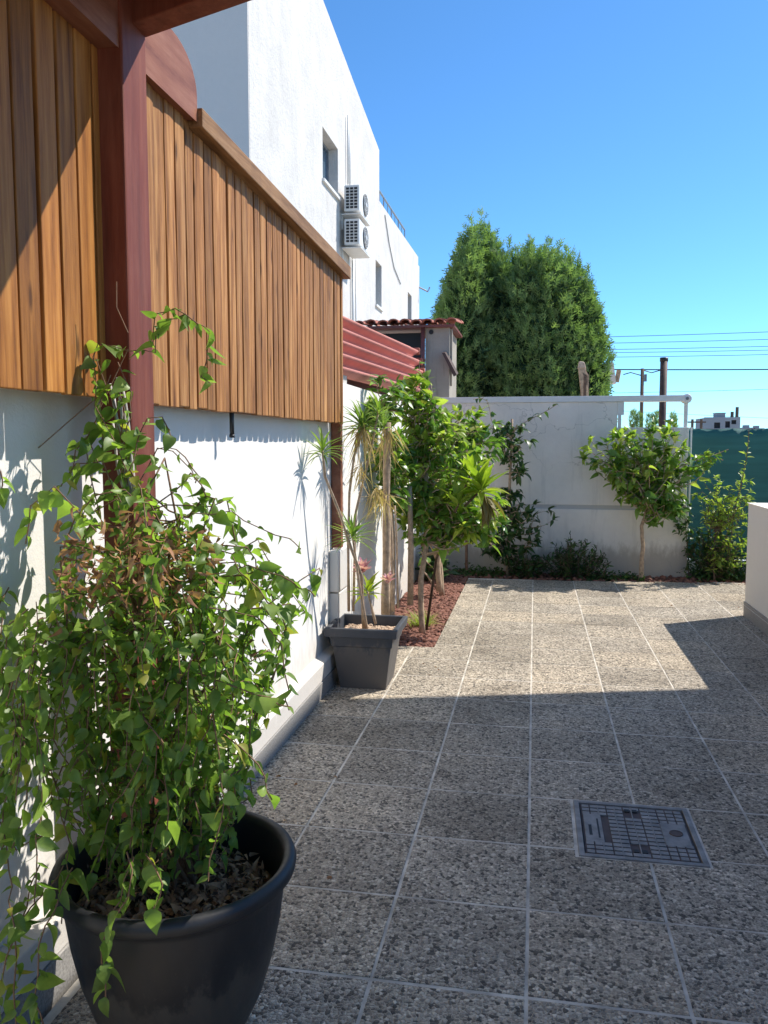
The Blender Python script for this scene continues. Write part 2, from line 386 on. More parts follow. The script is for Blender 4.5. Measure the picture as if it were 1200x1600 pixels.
for z in (1.698,2.2,2.58): MB().box(-1.30,-1.268,2.45,5.2,z,z+.05).build('batten',M['rail'],s1)
r=MB(); y0,y1=2.865,5.27
r.hexa([(-1.29,y0,railz(y0)-.005),(-1.185,y0,railz(y0)-.005),(-1.185,y1,railz(y1)-.005),(-1.29,y1,railz(y1)-.005)],
       [(-1.29,y0,railz(y0)+.062),(-1.185,y0,railz(y0)+.062),(-1.185,y1,railz(y1)+.072),(-1.29,y1,railz(y1)+.072)])
r.build('top_rail',M['rail'],s1,bevel=.004)
MB().box(-1.327,-1.262,5.285,5.345,.87,1.80).build('support_post',M['redside'],s1,bevel=.004)
s2=thing('slatted_screen',(-1.30,1.5,1.7),'near slatted timber screen left of the red post under the pergola','screen')
y=.30
while y<2.36:
    wd=.082*rng.uniform(.96,1.04); b=1.703+rng.uniform(-.003,.003)
    o=MB().box(-.011,.011,-wd/2,wd/2,0,1.15).build('slat',M['slatnear'],s2,bevel=.003,loc=(-1.285+rng.uniform(-.002,.002),y+wd/2,b))
    o.rotation_euler=(rng.normal(0,.002),0,rng.normal(0,.02)); y+=wd+rng.uniform(.008,.014)
for z in (1.8,2.4): MB().box(-1.325,-1.298,.3,2.36,z,z+.05).build('batten',M['rail'],s2)
# ------------------------------------------------------------------ pergola
pg=thing('pergola',(-1.2,2.35,0),'dark red timber pergola post and beams over the near patio','pergola')
PY=2.30
MB().box(-1.297,-1.195,PY,PY+.155,0,2.998).build('post',M['red'],pg,bevel=.006)
nose=[(-.3,2.715),(2.86,2.715)]
for k in range(0,9):
    a=R(90*k/8); nose.append((2.86-.19+.19*math.cos(a),2.80+.13*math.sin(a)))
nose+=[(-.3,2.93)]
MB().prism([(a,b) for a,b in nose],0,-1.292,-1.204).build('side_beam',M['redside'],pg,bevel=.004)
d=Vector((.939,-.343,0)); nrm=Vector((.343,.939,0)); a0=Vector((-1.198,PY+.160,0)); L=3.0
def bb(z0,z1,t0,t1,u0,u1):
    pts=[a0+d*u0+nrm*t0,a0+d*u1+nrm*t0,a0+d*u1+nrm*t1,a0+d*u0+nrm*t1]
    return [(p.x,p.y,z0) for p in pts],[(p.x,p.y,z1) for p in pts]
MB().hexa(*bb(2.812,3.00,-.085,0,0,L)).build('front_beam',M['red'],pg,bevel=.004)
MB().hexa(*bb(3.003,3.023,-4.0,.03,-.25,L+.1)).build('roof_panel',M['redside'],pg)
for t in (-.9,-1.7,-2.5): MB().hexa(*bb(2.88,3.00,t-.06,t,.1,L)).build('rafter',M['red'],pg)
MB().box(1.60,1.70,.85,.95,0,2.92).build('post',M['red'],pg,bevel=.006)
# ------------------------------------------------------------------ meter cabinet
cb=thing('meter_cabinet',(-1.25,4.85,0),'pale beige meter cabinet on the wall behind the square pot','meter box')
cb.location=(-1.3,5.3,.1)
MB().box(XW,-1.268,5.23,5.52,.236,.572).build('lower_box',M['cabinet'],cb,bevel=.006)
MB().box(XW,-1.262,5.22,5.53,.580,.862).build('upper_box',M['cabinet'],cb,bevel=.012)
# ------------------------------------------------------------------ far wall
fw=thing('garden_wall',(0,10.1,0),'weathered white rendered wall closing the far end of the patio','wall')
MB().box(-1.60,.955,10.101,10.26,.825,2.055).box(.955,1.765,10.101,10.26,.825,1.752).build('wall',M['wallfar'],fw,bevel=.006)
MB().box(-1.60,1.79,10.085,10.275,-.1,.775).build('lower_wall',M['wallfar'],fw,bevel=.008)
MB().box(-1.60,1.775,10.108,10.25,.775,.825).build('joint_band',M['band'],fw)
MB().box(-1.60,1.70,10.085,10.275,2.056,2.125).build('coping_rail',M['whitemetal'],fw,bevel=.004)
MB().box(.957,1.03,10.11,10.16,1.90,2.055).build('bracket_panel',M['whitemetal'],fw)
MB().box(.965,1.0,10.10,10.15,1.75,1.90).build('rail_stub',M['whitemetal'],fw)
MB().box(1.715,1.755,10.14,10.18,1.752,2.06).build('rail_post',M['whitemetal'],fw,bevel=.003)
c=MB(); c.tube([(1.735,10.09,2.085),(1.735,10.25,2.085)],[.055,.055],16); c.build('round_cap',M['whitemetal'],fw,True,bevel=.01)
MB().tube([(1.735,10.078,2.085),(1.735,10.092,2.085)],.018,12).build('cap_hole',M['grille'],fw)
MB().tube([(1.785,10.07,.8),(1.785,10.07,1.75)],.012,8).build('conduit',M['whitemetal'],fw)
# green net fence
gf=thing('net_fence',(3,10.7,0),'dark teal shade net fence right of the white far wall','fence')
V=[];F=[];nx=60;nz=14
for i in range(nx+1):
    for j in range(nz+1):
        x=1.80+3.4*i/nx; z=.14+1.60*j/nz-(.02 if i>40 else 0)*(j==nz)
        V.append((x,10.62+.012*math.sin(x*9+z*2)+.010*math.sin(z*11+x*3)+(.01*math.sin(x*31) if j==nz else 0),z+(.006*math.sin(x*14) if j==nz else 0)))
for i in range(nx):
    for j in range(nz): a=i*(nz+1)+j; F.append((a,a+nz+1,a+nz+2,a+1))
o=MB().add(V,F).build('net',M['mesh'],gf,True); sm=o.modifiers.new('t','SOLIDIFY'); sm.thickness=.004
for x in (1.86,3.2,5.1): MB().tube([(x,10.68,-.1),(x,10.68,1.76)],.022,10).build('fence_post',M['iron'],gf,True)
MB().tube([(1.8,10.66,1.735),(5.2,10.66,1.735)],.008,8).build('top_wire',M['black'],gf)
o=MB().box(1.82,5.2,10.56,10.68,-.1,.13).build('fence_kerb',M['whitemetal']); tag(o,'low white kerb at the foot of the teal net fence','kerb')
# ------------------------------------------------------------------ right parapet + unseen right house, added to cast the big shade
pr=thing('patio_parapet',(2.1,7.5,0),'low cream parapet block at the right edge of the patio','wall')
m=MB()
m.prism([(1.90,-2.5),(1.90,7.84),(6.0,7.84),(6.0,7.58),(2.16,7.58),(2.16,-2.5)],2,.10,1.032).build('wall',M['cream'],pr,bevel=.01)
MB().prism([(1.893,-2.5),(1.893,7.847),(6.0,7.847),(6.0,7.573),(2.167,7.573),(2.167,-2.5)],2,-.05,.135).build('skirting',M['skirt'],pr,bevel=.003)
hs=thing('shade_caster',(6,2,0),'unseen cream house added right of the patio to cast the big shade','building')
ex,ey,H=2.55,7.19,5.0
pts=[(ex,3.95),(ex,ey),(6.4,ey+.28*(6.4-ex)),(6.4,3.95)]
MB().prism(pts,2,H,H+.16).build('shade_slab',M['cream'],hs)  # unseen slab, outline shaped to throw the edge of the ground shadow
MB().box(6.402,11,2.4,8.0,-.1,H+.5).build('wall',M['cream'],hs)
for xx,yy in ((2.95,4.6),(5.9,7.0)): MB().box(xx,xx+.22,yy,yy+.22,-.1,H-.002).build('column',M['cream'],hs)
# ------------------------------------------------------------------ manhole cover
mh=thing('inspection_cover',(.425,3.34,0),'square grey cast iron inspection cover set in the paving slabs','manhole cover')
x0,x1,y0,y1=.19,.665,3.09,3.585
m=MB()
for (a,b,c,d) in cuts((x0,x1,y0,y1),[(x0+.022,x1-.022,y0+.022,y1-.022)]): m.box(a,b,c,d,-.03,.003)
m.build('frame',M['iron'],mh,bevel=.002)
MB().box(x0+.026,x1-.026,y0+.026,y1-.026,-.03,-.004).build('cover_plate',M['rust'],mh)
m=MB()
for (a,b,c,d) in cuts((MAN[0],MAN[1],MAN[2],MAN[3]),[(x0-.001,x1+.001,y0-.001,y1+.001)]): m.box(a,b,c,d,-.06,-.002)
o=m.build('mortar_bed',M['grout'],mh)
W_,D_=x1-x0-.06,y1-y0-.06; n=12; rib=MB()
for i in range(n):
    for j in range(13):
        cx_=x0+.03+W_*(i+.5)/n; cy_=y0+.03+D_*(j+.5)/13
        u,v_=(i+.5)/n,(j+.5)/13
        if u<.22 and .22<v_<.78: continue
        if u>.72 and .28<v_<.72: continue
        if abs(u-.5)<.09 and (abs(v_-.15)<.05 or abs(v_-.85)<.05): continue
        rib.box(cx_-.0142,cx_+.0142,cy_-.0118,cy_+.0118,-.004,.0006)
tag(rib.build('raised_tread',M['iron'],mh),None,None,None,'stuff')
for k in range(0,n+1,2):
    xx=x0+.03+W_*k/n
    if .22<(xx-x0)/W_<.78: MB().box(xx-.002,xx+.002,y0+.03,y1-.03,-.004,.0008).build('rib',M['iron'],mh)
MB().box(x0+.034,x0+.105,3.215,3.46,-.004,.001).build('maker_plate',M['iron'],mh,bevel=.001)
MB().box(x0+.050,x0+.062,3.27,3.36,.001,.0015).box(x0+.085,x0+.092,3.25,3.42,.001,.0015).build('slot',M['dark'],mh)
MB().box(x1-.135,x1-.036,3.235,3.425,-.004,.001).build('badge_plate',M['iron'],mh,bevel=.001)
MB().lathe([(.0001,.003),(.020,.003),(.022,.0045),(.026,.0045),(.027,.001)],(x1-.082,3.34,0),24).build('round_badge',M['rust'],mh)
for yy in (3.155,3.51):
    for dx in (-.026,.006): MB().box(.425+dx,.425+dx+.02,yy,yy+.022,-.0035,.0016).build('lift_hole',M['dark'],mh)
# ------------------------------------------------------------------ white house on the left beyond the wall
BX=-4.0
bl=thing('white_house',(BX-3,18,0),'large white rendered house rising behind the slatted screen','building')
wins=[(15.40,16.62,6.52,7.47),(20.60,21.42,5.05,6.15),(25.9,26.7,4.9,6.30)]
def ztop(y): return 10.37-.144*(y-11.36) if y<21.10 else 7.72+.02*(y-21.1)
m=MB()
def wallpart(ya,yb,holes):
    for (a,b,c,d) in cuts((ya,yb,-.1,6.9 if ya>20 else 8.2),holes): m.box(BX-.3,BX,a,b,c,d)
    zb=6.9 if ya>20 else 8.2
    m.hexa([(BX-.3,ya,zb),(BX,ya,zb),(BX,yb,zb),(BX-.3,yb,zb)],[(BX-.3,ya,ztop(ya)),(BX,ya,ztop(ya)),(BX,yb,ztop(yb-1e-6)),(BX-.3,yb,ztop(yb-1e-6))])
wallpart(11.36,21.10,[wins[0],(20.60,21.5,5.05,6.15)]); wallpart(21.10,28.2,[(21.0,21.42,5.05,6.15),wins[2]])
m.box(-12,BX,28.2,28.5,-.1,7.6); m.box(-12,BX-.3,11.66,28.2,7.0,7.2)
m.box(BX-3.2,BX-3.0,11.66,21.1,7.2,8.9); m.box(BX-3.0,BX-.3,20.9,21.1,7.2,8.9)
m.build('wall',M['house'],bl)
MB().box(-12,BX-.004,11.335,11.357,-.1,10.36).build('end_wall',M['greyhouse'],bl)
for i,(a,b,c,d) in enumerate(wins):
    m=MB()
    for (p0,p1,p2,p3) in cuts((a,b,c,d),[(a+.06,(a+b)/2-.03,c+.06,d-.06),((a+b)/2+.03,b-.06,c+.06,d-.06)]): m.box(BX-.26,BX-.19,p0,p1,p2,p3)
    wf=m.build('window',M['alu'],bl); 
    MB().box(BX-.235,BX-.225,a+.03,b-.03,c+.03,d-.03).build('pane',M['glass'],wf)
    MB().box(BX-.19,BX+.05,a-.05,b+.05,c-.06,c-.003).build('sill',M['whitemetal'],wf)
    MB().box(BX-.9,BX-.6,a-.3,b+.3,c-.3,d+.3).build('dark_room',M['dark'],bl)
m=MB()
for z in (.42,): m.tube([(BX-.12,21.15,7.73+z),(BX-.12,26.0,7.80+z)],.03,8)
rl=thing('roof_railing',(BX-.12,23.5,7.74),'thin grey metal railing along the lower roof of the white house','railing')
m.build('handrail',M['alu'],rl)
MB().tube([(BX-.12,21.15,7.80),(BX-.12,26.0,7.87)],.015,6).build('lower_rail',M['alu'],rl)
for k in range(9):
    yy=21.15+4.85*k/8; MB().tube([(BX-.12,yy,7.70+.01*(yy-21)),(BX-.12,yy,8.14+.014*(yy-21))],.022 if k%2==0 else .012,6).build('baluster',M['alu'],rl)
# services on the facade
def service(name,pts,r,lab,cat='pipe'):
    o=MB().tube(pts,r,8).build(name,M['whitemetal'],None,True); return tag(o,lab,cat)
service('conduit_pipe',[(BX+.05,17.35,7.0),(BX+.05,17.35,8.4)],.022,'thin white conduit running up the wall above the upper air conditioner')
service('conduit_pipe',[(BX+.05,17.50,7.0),(BX+.05,17.50,8.2)],.016,'second thinner conduit beside the pipe above the upper air conditioner')
service('drain_pipe',[(BX+.05,17.75,3.0),(BX+.05,17.75,5.6)],.03,'white pipe running down the wall below the lower air conditioner')
service('drain_pipe',[(BX+.05,18.05,3.0),(BX+.05,18.05,5.6)],.02,'thinner grey-white pipe on the right below the lower air conditioner')
tag(MB().tube([(BX+.02,21.8,7.55),(BX+.02,22.4,7.0),(BX+.02,23.2,6.5),(BX+.02,24.4,6.25)],.014,6).build('loose_cable',M['alu']),'thin loose cable drooping down the white facade under the roof railing','cable')
tag(MB().tube([(BX+.0,28.45,6.9),(BX+.30,28.5,6.75),(BX+.36,28.5,6.9)],.03,6).build('wall_bracket',M['alu']),'small metal lamp bracket at the far corner of the white house','bracket')
def ac(zb,lab):
    t=thing('air_conditioner',(BX+.25,17.2,zb),lab,'air conditioner','outdoor units on the white house')
    xa,xb,ya,yb,h=BX+.10,BX+.42,16.72,17.66,.52
    MB().box(xa,xb,ya,yb,zb,zb+h).build('casing',M['whitemetal'],t,bevel=.02)
    for r_ in range(7):
        for c_ in range(3):
            yy=ya-.012; zz=zb+.055+r_*.062; xx=xa+.045+c_*.085
            MB().box(xx,xx+.062,yy,yy+.008,zz,zz+.04).build('vent_slot',M['dark'],t)
    F_=MB().lathe([(.0001,0),(.21,0),(.225,.012),(.215,.02)],(0,0,0),28).build('fan_grille',M['grille'],t,True)
    F_.matrix_parent_inverse=Matrix.Identity(4); F_.location=Vector((xb+.004,17.28,zb+.26))-t.location; F_.rotation_euler=(0,R(90),0)
    m=MB()
    for a in (.06,.11,.16,.205):
        pts=[(xb+.03,17.28+a*math.cos(R(k*20)),zb+.26+a*math.sin(R(k*20))) for k in range(19)]; m.tube(pts,.004,4)
    for k in range(8): m.tube([(xb+.03,17.28,zb+.26),(xb+.03,17.28+.21*math.cos(R(k*45)),zb+.26+.21*math.sin(R(k*45)))],.004,4)
    m.build('fan_guard',M['whitemetal'],t)
    MB().tube([(xb+.02,17.28,zb+.26),(xb+.04,17.28,zb+.26)],.045,12).build('fan_hub',M['whitemetal'],t)
    for yy in (16.9,17.5): MB().box(BX,xb,yy,yy+.04,zb-.05,zb-.002).box(BX,BX+.03,yy,yy+.04,zb-.3,zb-.05).build('bracket',M['whitemetal'],t)
    MB().box(BX+.05,xb+.03,ya-.02,yb+.03,zb-.065,zb-.05).build('drip_tray',M['whitemetal'],t)
ac(6.27,'upper of the two white air conditioner units on the house wall'); ac(5.60,'lower of the two white air conditioner units on the house wall')
# ------------------------------------------------------------------ red corrugated sheet cladding behind the wall
cl=thing('corrugated_cladding',(-1.45,8,2),'faded red corrugated roofing sheet slanting above the white wall','cladding')
prof=[];NW=5
for i in range(NW*8+1):
    t=i/(NW*8); base=np.array([-1.34-.15*t,2.05+.76*t]); wv_=.045*math.sin(2*math.pi*NW*t-1.2); nn=np.array([.76,.15])/.775
    prof.append(base+nn*wv_)
V=[];F=[]; ys=np.linspace(5.2,10.15,9)
for yy in ys:
    for p_ in prof: V.append((p_[0],yy,2.03+.022*(yy-5.2)+(p_[1]-2.05)*(.66+.034*(yy-5.5))))
n=len(prof)
for a in range(len(ys)-1):
    for b in range(n-1): F.append((a*n+b,(a+1)*n+b,(a+1)*n+b+1,a*n+b+1))
o=MB().add(V,F).build('sheet',M['sheet'],cl,True); q_=o.modifiers.new('t','SOLIDIFY'); q_.thickness=.012; q_.offset=-1
MB().hexa([(-1.62,5.2,1.8),(-1.58,5.2,1.8),(-1.58,10.1,1.8),(-1.62,10.1,1.8)],[(-1.62,5.2,2.48),(-1.58,5.2,2.48),(-1.58,10.1,2.70),(-1.62,10.1,2.70)]).build('dark_backing',M['darkred'],cl)
for k in range(5):
    t_=(k+.44)/NW; bx,bz=-1.34-.15*t_,2.14+.76*t_*.818+.01
    MB().box(bx-.07,bx+.055,10.155,10.24,bz-.045,bz+.04).build('end_tile',M['tile'],cl,bevel=.012)
tag(MB().box(-1.58,-1.36,5.56,5.9,1.99,2.06).build('wall_ledge_block',M['concrete']),'pale concrete block on the wall top under the red sheet','block')
# ------------------------------------------------------------------ little tiled shed beyond
sh=thing('tiled_shed',(-1.7,10.9,0),'small shed with a red tiled roof at the corner of the white wall','shed')
MB().box(-1.40,-1.09,10.55,10.62,1.9,3.06).build('front_board',M['weather'],sh,bevel=.004)
MB().box(-1.13,-1.10,10.63,11.6,1.9,3.02).build('side_board',M['weather'],sh)
MB().box(-1.09,-1.06,10.60,10.66,2.3,3.02).build('corner_strip',M['weather'],sh)
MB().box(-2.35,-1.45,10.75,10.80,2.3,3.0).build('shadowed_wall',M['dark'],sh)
MB().tube([(-1.425,10.5,2.15),(-1.425,10.5,3.12)],.028,8).build('down_pipe',M['darkred'],sh,True)
MB().tube([(-1.325,10.538,2.98),(-1.325,10.552,2.98)],.03,12).build('vent_hole',M['dark'],sh)
MB().hexa([(-1.17,10.4,2.70),(-1.13,10.4,2.70),(-.98,10.4,2.42),(-1.02,10.4,2.40)],[(-1.17,10.6,2.74),(-1.13,10.6,2.74),(-.98,10.6,2.46),(-1.02,10.6,2.44)]).build('brace_plank',M['rust'],sh)
MB().box(-2.3,-1.02,10.45,11.6,3.03,3.06).build('roof_deck',M['darkred'],sh)
for i in range(9):
    for j in range(3):
        m=MB(); V=[];F=[]
        for a in range(7):
            t=math.pi*a/6
            for yy in (0,.40): V.append((.07*math.cos(t),yy,.05*math.sin(t)+(.015 if yy==0 else .05)))
        for a in range(6): F.append((2*a,2*a+1,2*a+3,2*a+2))
        o=m.add(V,F).build('roof_tile',M['tile'],sh,loc=(-2.22+.145*i+rng.uniform(-.008,.008),10.36+.36*j+rng.uniform(-.02,.02),3.06+.045*j+rng.uniform(-.004,.01)))
        o.rotation_euler=(0,0,rng.normal(0,.03)); s_=o.modifiers.new('t','SOLIDIFY'); s_.thickness=.014
# ------------------------------------------------------------------ things beyond the far wall
tag(MB().tube([(.64,11.2,0),(.63,11.2,2.45),(.60,11.2,2.50)],[.055,.055,.05],10).build('timber_stake',M['barkdark']),'dark stake below the wrapped tan cover behind the far wall','stake')
st=thing('wrapped_post',(.62,11.2,2.0),'tan wrapped post end standing above the far wall','post')
MB().hexa([(.60,11.15,2.10),(.69,11.15,2.10),(.69,11.25,2.10),(.60,11.25,2.10)],[(.54,11.15,2.58),(.64,11.15,2.56),(.64,11.25,2.56),(.54,11.25,2.58)]).build('shaft',M['bark'],st,bevel=.015)
MB().hexa([(.535,11.14,2.54),(.645,11.14,2.54),(.645,11.26,2.54),(.535,11.26,2.54)],[(.55,11.15,2.64),(.62,11.15,2.63),(.62,11.25,2.63),(.55,11.25,2.64)]).build('cap',M['pebble'],st,bevel=.015)
tk=thing('concrete_frame',(1.3,18,0),'white concrete pillar and short beam half hidden by the conifer','pillar')
MB().box(1.05,1.40,18,18.3,-.1,3.0).build('pillar',M['wallfar'],tk)
MB().hexa([(1.0,18,2.86),(1.66,18,2.82),(1.66,18.3,2.82),(1.0,18.3,2.86)],[(1.0,18,3.2),(1.60,18,3.25),(1.60,18.3,3.25),(1.0,18.3,3.2)]).build('beam',M['wallfar'],tk)
MB().tube([(1.68,18.1,2.85),(1.72,18.1,3.1)],.05,8).build('broken_end',M['bark'],tk)
fl=thing('flue_pipe',(2.33,16,0),'thick rusty brown pipe rising behind the rail of the far wall','pipe')
MB().tube([(2.32,16,-.1),(2.32,16,3.10)],.066,16).build('pipe',M['rust'],fl,True)
MB().tube([(2.32,16,3.07),(2.32,16,3.14)],.075,16).build('rim',M['black'],fl,True)
up=thing('utility_pole',(3.65,30,0),'slim dark utility pole with small side arms in the distance','utility pole')
MB().tube([(3.66,30,-.1),(3.64,30,4.15)],[.075,.06],10).build('pole',M['barkdark'],up,True)
m=MB().tube([(3.0,30,3.95),(3.25,30,4.02),(3.64,30,3.9)],.018,6).tube([(3.64,30,4.1),(3.95,30,4.0),(4.3,30,4.1)],.018,6).build('arm',M['black'],up)
MB().box(3.71,3.79,29.95,30.05,3.7,3.95).build('insulator',M['grille'],up)
# cables
def at(px,py,Y):
    r=[ (px-600)/1280, (800-py)/1280]
    fwv=np.array([-math.sin(PSI)*math.cos(PIT),math.cos(PSI)*math.cos(PIT),-math.sin(PIT)]); rt=np.array([math.cos(PSI),math.sin(PSI),0]); upv=np.cross(rt,fwv)
    dd=fwv+rt*r[0]+upv*r[1]; t=Y/dd[1]; return CAM+dd*t
wl=[(526,518,.012,'topmost thin power cable crossing the sky right of the conifer',40),(536,530,.012,'second power cable from the top across the sky',40),(546,541,.012,'third power cable from the top across the sky',40),
    (551,547,.012,'fourth power cable from the top just under the third',40),(558,554,.012,'fifth power cable from the top across the sky',40),(577.5,578,.022,'thicker dark power cable passing the top of the utility pole',32),(614,608,.008,'thin sloping cable just above the white wall rail',36),(642,656,.006,'faint thin cable falling to the right near the horizon',38)]
for a,b,r_,lab,Y in wl:
    p0,p1=at(850,a-(b-a)*.43,Y),at(1240,b,Y); pts=[]
    for k in range(-6,17):
        t=k/10; q_=p0+(p1-p0)*t; q_=q_.copy(); q_[2]-=.10*math.sin(math.pi*min(max((t+.6)/2.2,0),1)); q_[2]+=.10; pts.append(q_)
    tag(MB().tube(pts,r_,5,False).build('power_cable',M['black']),lab,'cable','power cables across the sky')
for px,lab,h in ((1082,'small far pole left of the other beside the grey building',675),(1096,'small far pole nearest the left end of the grey building',675)):
    a=at(px,655,120); u=thing('utility_pole',(a[0],a[1],0),lab,'utility pole')
    MB().tube([(a[0],a[1],-.1),tuple(a)],.18,6).build('pole',M['barkdark'],u)
    MB().box(a[0]-.6,a[0]+.6,a[1]-.1,a[1]+.1,a[2]-.5,a[2]-.3).build('arm',M['barkdark'],u)
# far apartment block
fb=thing('apartment_block',(31,152,0),'distant grey flat-roofed building with rooftop tanks on the horizon','building')
a=at(1101,652,150); b=at(1157,652,150); H_=a[2]
holes=[(a[0]+1.6+k*.0,a[0]+2.6,H_-1.9,H_-.9) for k in range(1)]+[(a[0]+3.4,a[0]+4.2,H_-1.8,H_-.7),(a[0]+4.4,a[0]+5.2,H_-1.2,H_-.5),(a[0]+4.3,a[0]+5.0,H_-3.0,H_-2.2)]
m=MB()
for (p0,p1,p2,p3) in cuts((a[0],b[0],-.1,H_),[(h[0],h[1],h[2],h[3]) for h in holes]): m.box(p0,p1,150,150.3,p2,p3)
m.box(a[0],b[0],150.6,158,-.1,H_-.1); m.box(a[0],a[0]+.3,150.3,150.6,-.1,H_); m.box(b[0]-.3,b[0],150.3,150.6,-.1,H_)
m.build('wall',M['fargrey'],fb)
for h in holes: MB().box(h[0]-.1,h[1]+.1,150.45,150.55,h[2]-.1,h[3]+.1).build('window',M['dark'],fb)
MB().box(a[0]+2.4,a[0]+3.8,152,155,H_,H_+.7).box(a[0]+2.3,a[0]+3.9,151.9,155.1,H_+.7,H_+.85).build('stair_head',M['fargrey'],fb)
for dx in (4.9,5.7): MB().tube([(a[0]+dx,152,H_),(a[0]+dx,152,H_+1.0+(dx-4.9))],.28,10).build('water_tank',M['barkdark'],fb)
# far low skyline
for k,(px,hh,ww) in enumerate(((1170,668,1.2),(1186,669,1.0))):
    a=at(px,hh,170); 
    o=MB().box(a[0]-ww,a[0]+ww,170,174,-.1,a[2]).box(a[0]-ww*.4,a[0]+ww*.3,171,173,a[2],a[2]+.5).build('distant_house',M['fargrey'])
    tag(o,['tiny distant house just right of the grey building','rightmost tiny distant house on the horizon'][k],'building')
# ------------------------------------------------------------------ leaves
def leaf_geo(L=1.,W=.5,kind='ovate',fold=.18,curl=.25,n=7):
    V=[];F=[]
    for i in range(n+1):
        u=i/n
        if kind=='ovate': wd=W*.5*(math.sin(math.pi*u**.62))**.85 if 0<u<1 else 0
        elif kind=='heart': wd=W*.5*float(np.interp(u,[0,.06,.14,.28,.43,.57,.71,.86,1],[0,.55,.85,1,.95,.8,.56,.27,0]))
        elif kind=='lance': wd=W*.5*(math.sin(math.pi*u**.8)) if 0<u<1 else 0
        elif kind=='strap': wd=W*.5*min(1,(.35+u*3))*(1-u**2.2)**.8
        z=-curl*u*u*L; x=u*L*(1-.12*curl*u)
        V+=[(x,-wd,z+fold*wd*2),(x,0,z),(x,wd,z+fold*wd*2)]
    for i in range(n):
        a=3*i; F+=[(a,a+3,a+4,a+1),(a+1,a+4,a+5,a+2)]
    return np.array(V),F
def basis(d,nrm):
    d=d/np.linalg.norm(d); y=np.cross(nrm,d); l=np.linalg.norm(y)
    if l<1e-5: y=np.cross(np.array([.3,.9,.1]),d); l=np.linalg.norm(y)
    y/=l; z=np.cross(d,y); return np.stack([d,y,z],1)
def leaves_out(parent,L,geos,mat,nobj,name='leaf',stuff='foliage'):
    """L: list of (pos,dir,normal,size); the nearest and largest become leaf parts, the rest one mesh"""
    if not L: return
    key=[np.linalg.norm(l[0]-CAM)/l[3] for l in L]; order=np.argsort(key)
    meshes=[]
    for V,F in geos:
        m=MB().add(V,F).mesh(name,mat,True); meshes.append(m)
    off=Vector(parent.location)
    for c,i in enumerate(order[:nobj]):
        p,d,nn,s=L[i]; B=basis(d,nn)*s; o=bpy.data.objects.new(name,meshes[c%len(meshes)]); col.objects.link(o); o.parent=parent
        Mx=Matrix([[*B[0],p[0]-off.x],[*B[1],p[1]-off.y],[*B[2],p[2]-off.z],[0,0,0,1]]); o.matrix_local=Mx
    rest=order[nobj:]
    if len(rest):
        m=MB()
        for i in rest:
            p,d,nn,s=L[i]; V,F=geos[int(rng.integers(len(geos)))]; B=basis(d,nn)*s
            m.add(V@B.T+p,F,rng.uniform(.01,.99))
        tag(m.build(stuff,mat,parent,True),None,None,None,'stuff')
def rv(s=1.): return rng.normal(0,s,3)
UP=np.array([0,0,1.])
G_heart=[leaf_geo(1,w_,'heart',f,c) for w_,f,c in ((.74,.15,.2),(.62,.30,.45),(.8,.06,.7),(.5,.42,.9),(.66,.2,-.35))]
G_ov=[leaf_geo(1,.46,'ovate',f,c) for f,c in ((.2,.2),(.3,.4),(.1,.55))]
G_lan=[leaf_geo(1,.24,'lance',f,c) for f,c in ((.2,.2),(.3,.4))]
G_str=[leaf_geo(1,.105,'strap',.3,c,8) for c in (.15,.4,.7)]
G_spear=[leaf_geo(1,.25,'lance',.25,c,8) for c in (.1,.3,.5)]
def polyleaves(out,pts,step,size,spread=.9,drop=0,start=0.,clip=None):
    pts=[np.array(p,float) for p in pts]; acc=0; side=1; total=sum(np.linalg.norm(b-a) for a,b in zip(pts,pts[1:])); trav=0
    for a,b in zip(pts,pts[1:]):
        l=np.linalg.norm(b-a); t=0
        if l<1e-6: continue
        dd=(b-a)/l
        while acc+ (l-t) > step:
            t+=step-acc; acc=0; q=a+dd*t
            if trav+t>start*total:
                sd=np.cross(dd,UP+rv(.3)); sd/=np.linalg.norm(sd)+1e-9; side=-side
                d=dd*.45+sd*side*spread+rv(.35)-UP*drop
                nn=UP+rv(.6)+np.array([.2,.1,0]); s=size*rng.choice([.45,.7,.85,1.,1.15,1.35])*rng.uniform(.9,1.1)
                if clip is None or clip(q): out.append((q,d,nn,s))
        acc+=l-t; trav+=l
def curve(a,b,n=6,wob=.03,sag=0):
    a,b=np.array(a,float),np.array(b,float); w1,w2=rv(wob),rv(wob); P=[]
    for i in range(n+1):
        t=i/n; P.append(a+(b-a)*t+w1*math.sin(math.pi*t)+w2*math.sin(2*math.pi*t)-UP*sag*math.sin(math.pi*t))
    return P
# ------------------------------------------------------------------ big black pot + vine
PC=(-.905,1.925,0)
bp=thing('plant_pot',PC,'large round black plastic pot with a rolled rim at bottom left','pot')
prof=[(.13,0),(.145,0),(.185,.06),(.218,.13),(.246,.22),(.267,.32),(.282,.43),(.285,.45),(.298,.452),(.309,.462),(.312,.478),(.306,.492),(.294,.497),(.282,.492),(.274,.478),(.27,.44),(.262,.36),(.25,.31),(.0001,.31)]
MB().lathe(prof,PC,72).build('shell',M['blackplastic'],bp,True)
MB().lathe([(.0001,.385),(.1,.392),(.2,.382),(.266,.37)],PC,40).build('soil',M['soil'],bp,True)
L=[]
for k in range(1300):
    a=rng.uniform(0,6.283); r_=.235*math.sqrt(rng.uniform()); p=np.array([PC[0]+r_*math.cos(a),PC[1]+r_*math.sin(a),.392+rng.uniform(0,.02)])
    L.append((p,rv()*np.array([1,1,.4]),UP+rv(.6),rng.uniform(.015,.04)))
Gm=[leaf_geo(1,.3,'lance',.3,.5,3),leaf_geo(1,.5,'ovate',.4,.8,3)]
leaves_out(bp,L,Gm,M['mulch'],0,'leaf','dead_leaf_mulch')
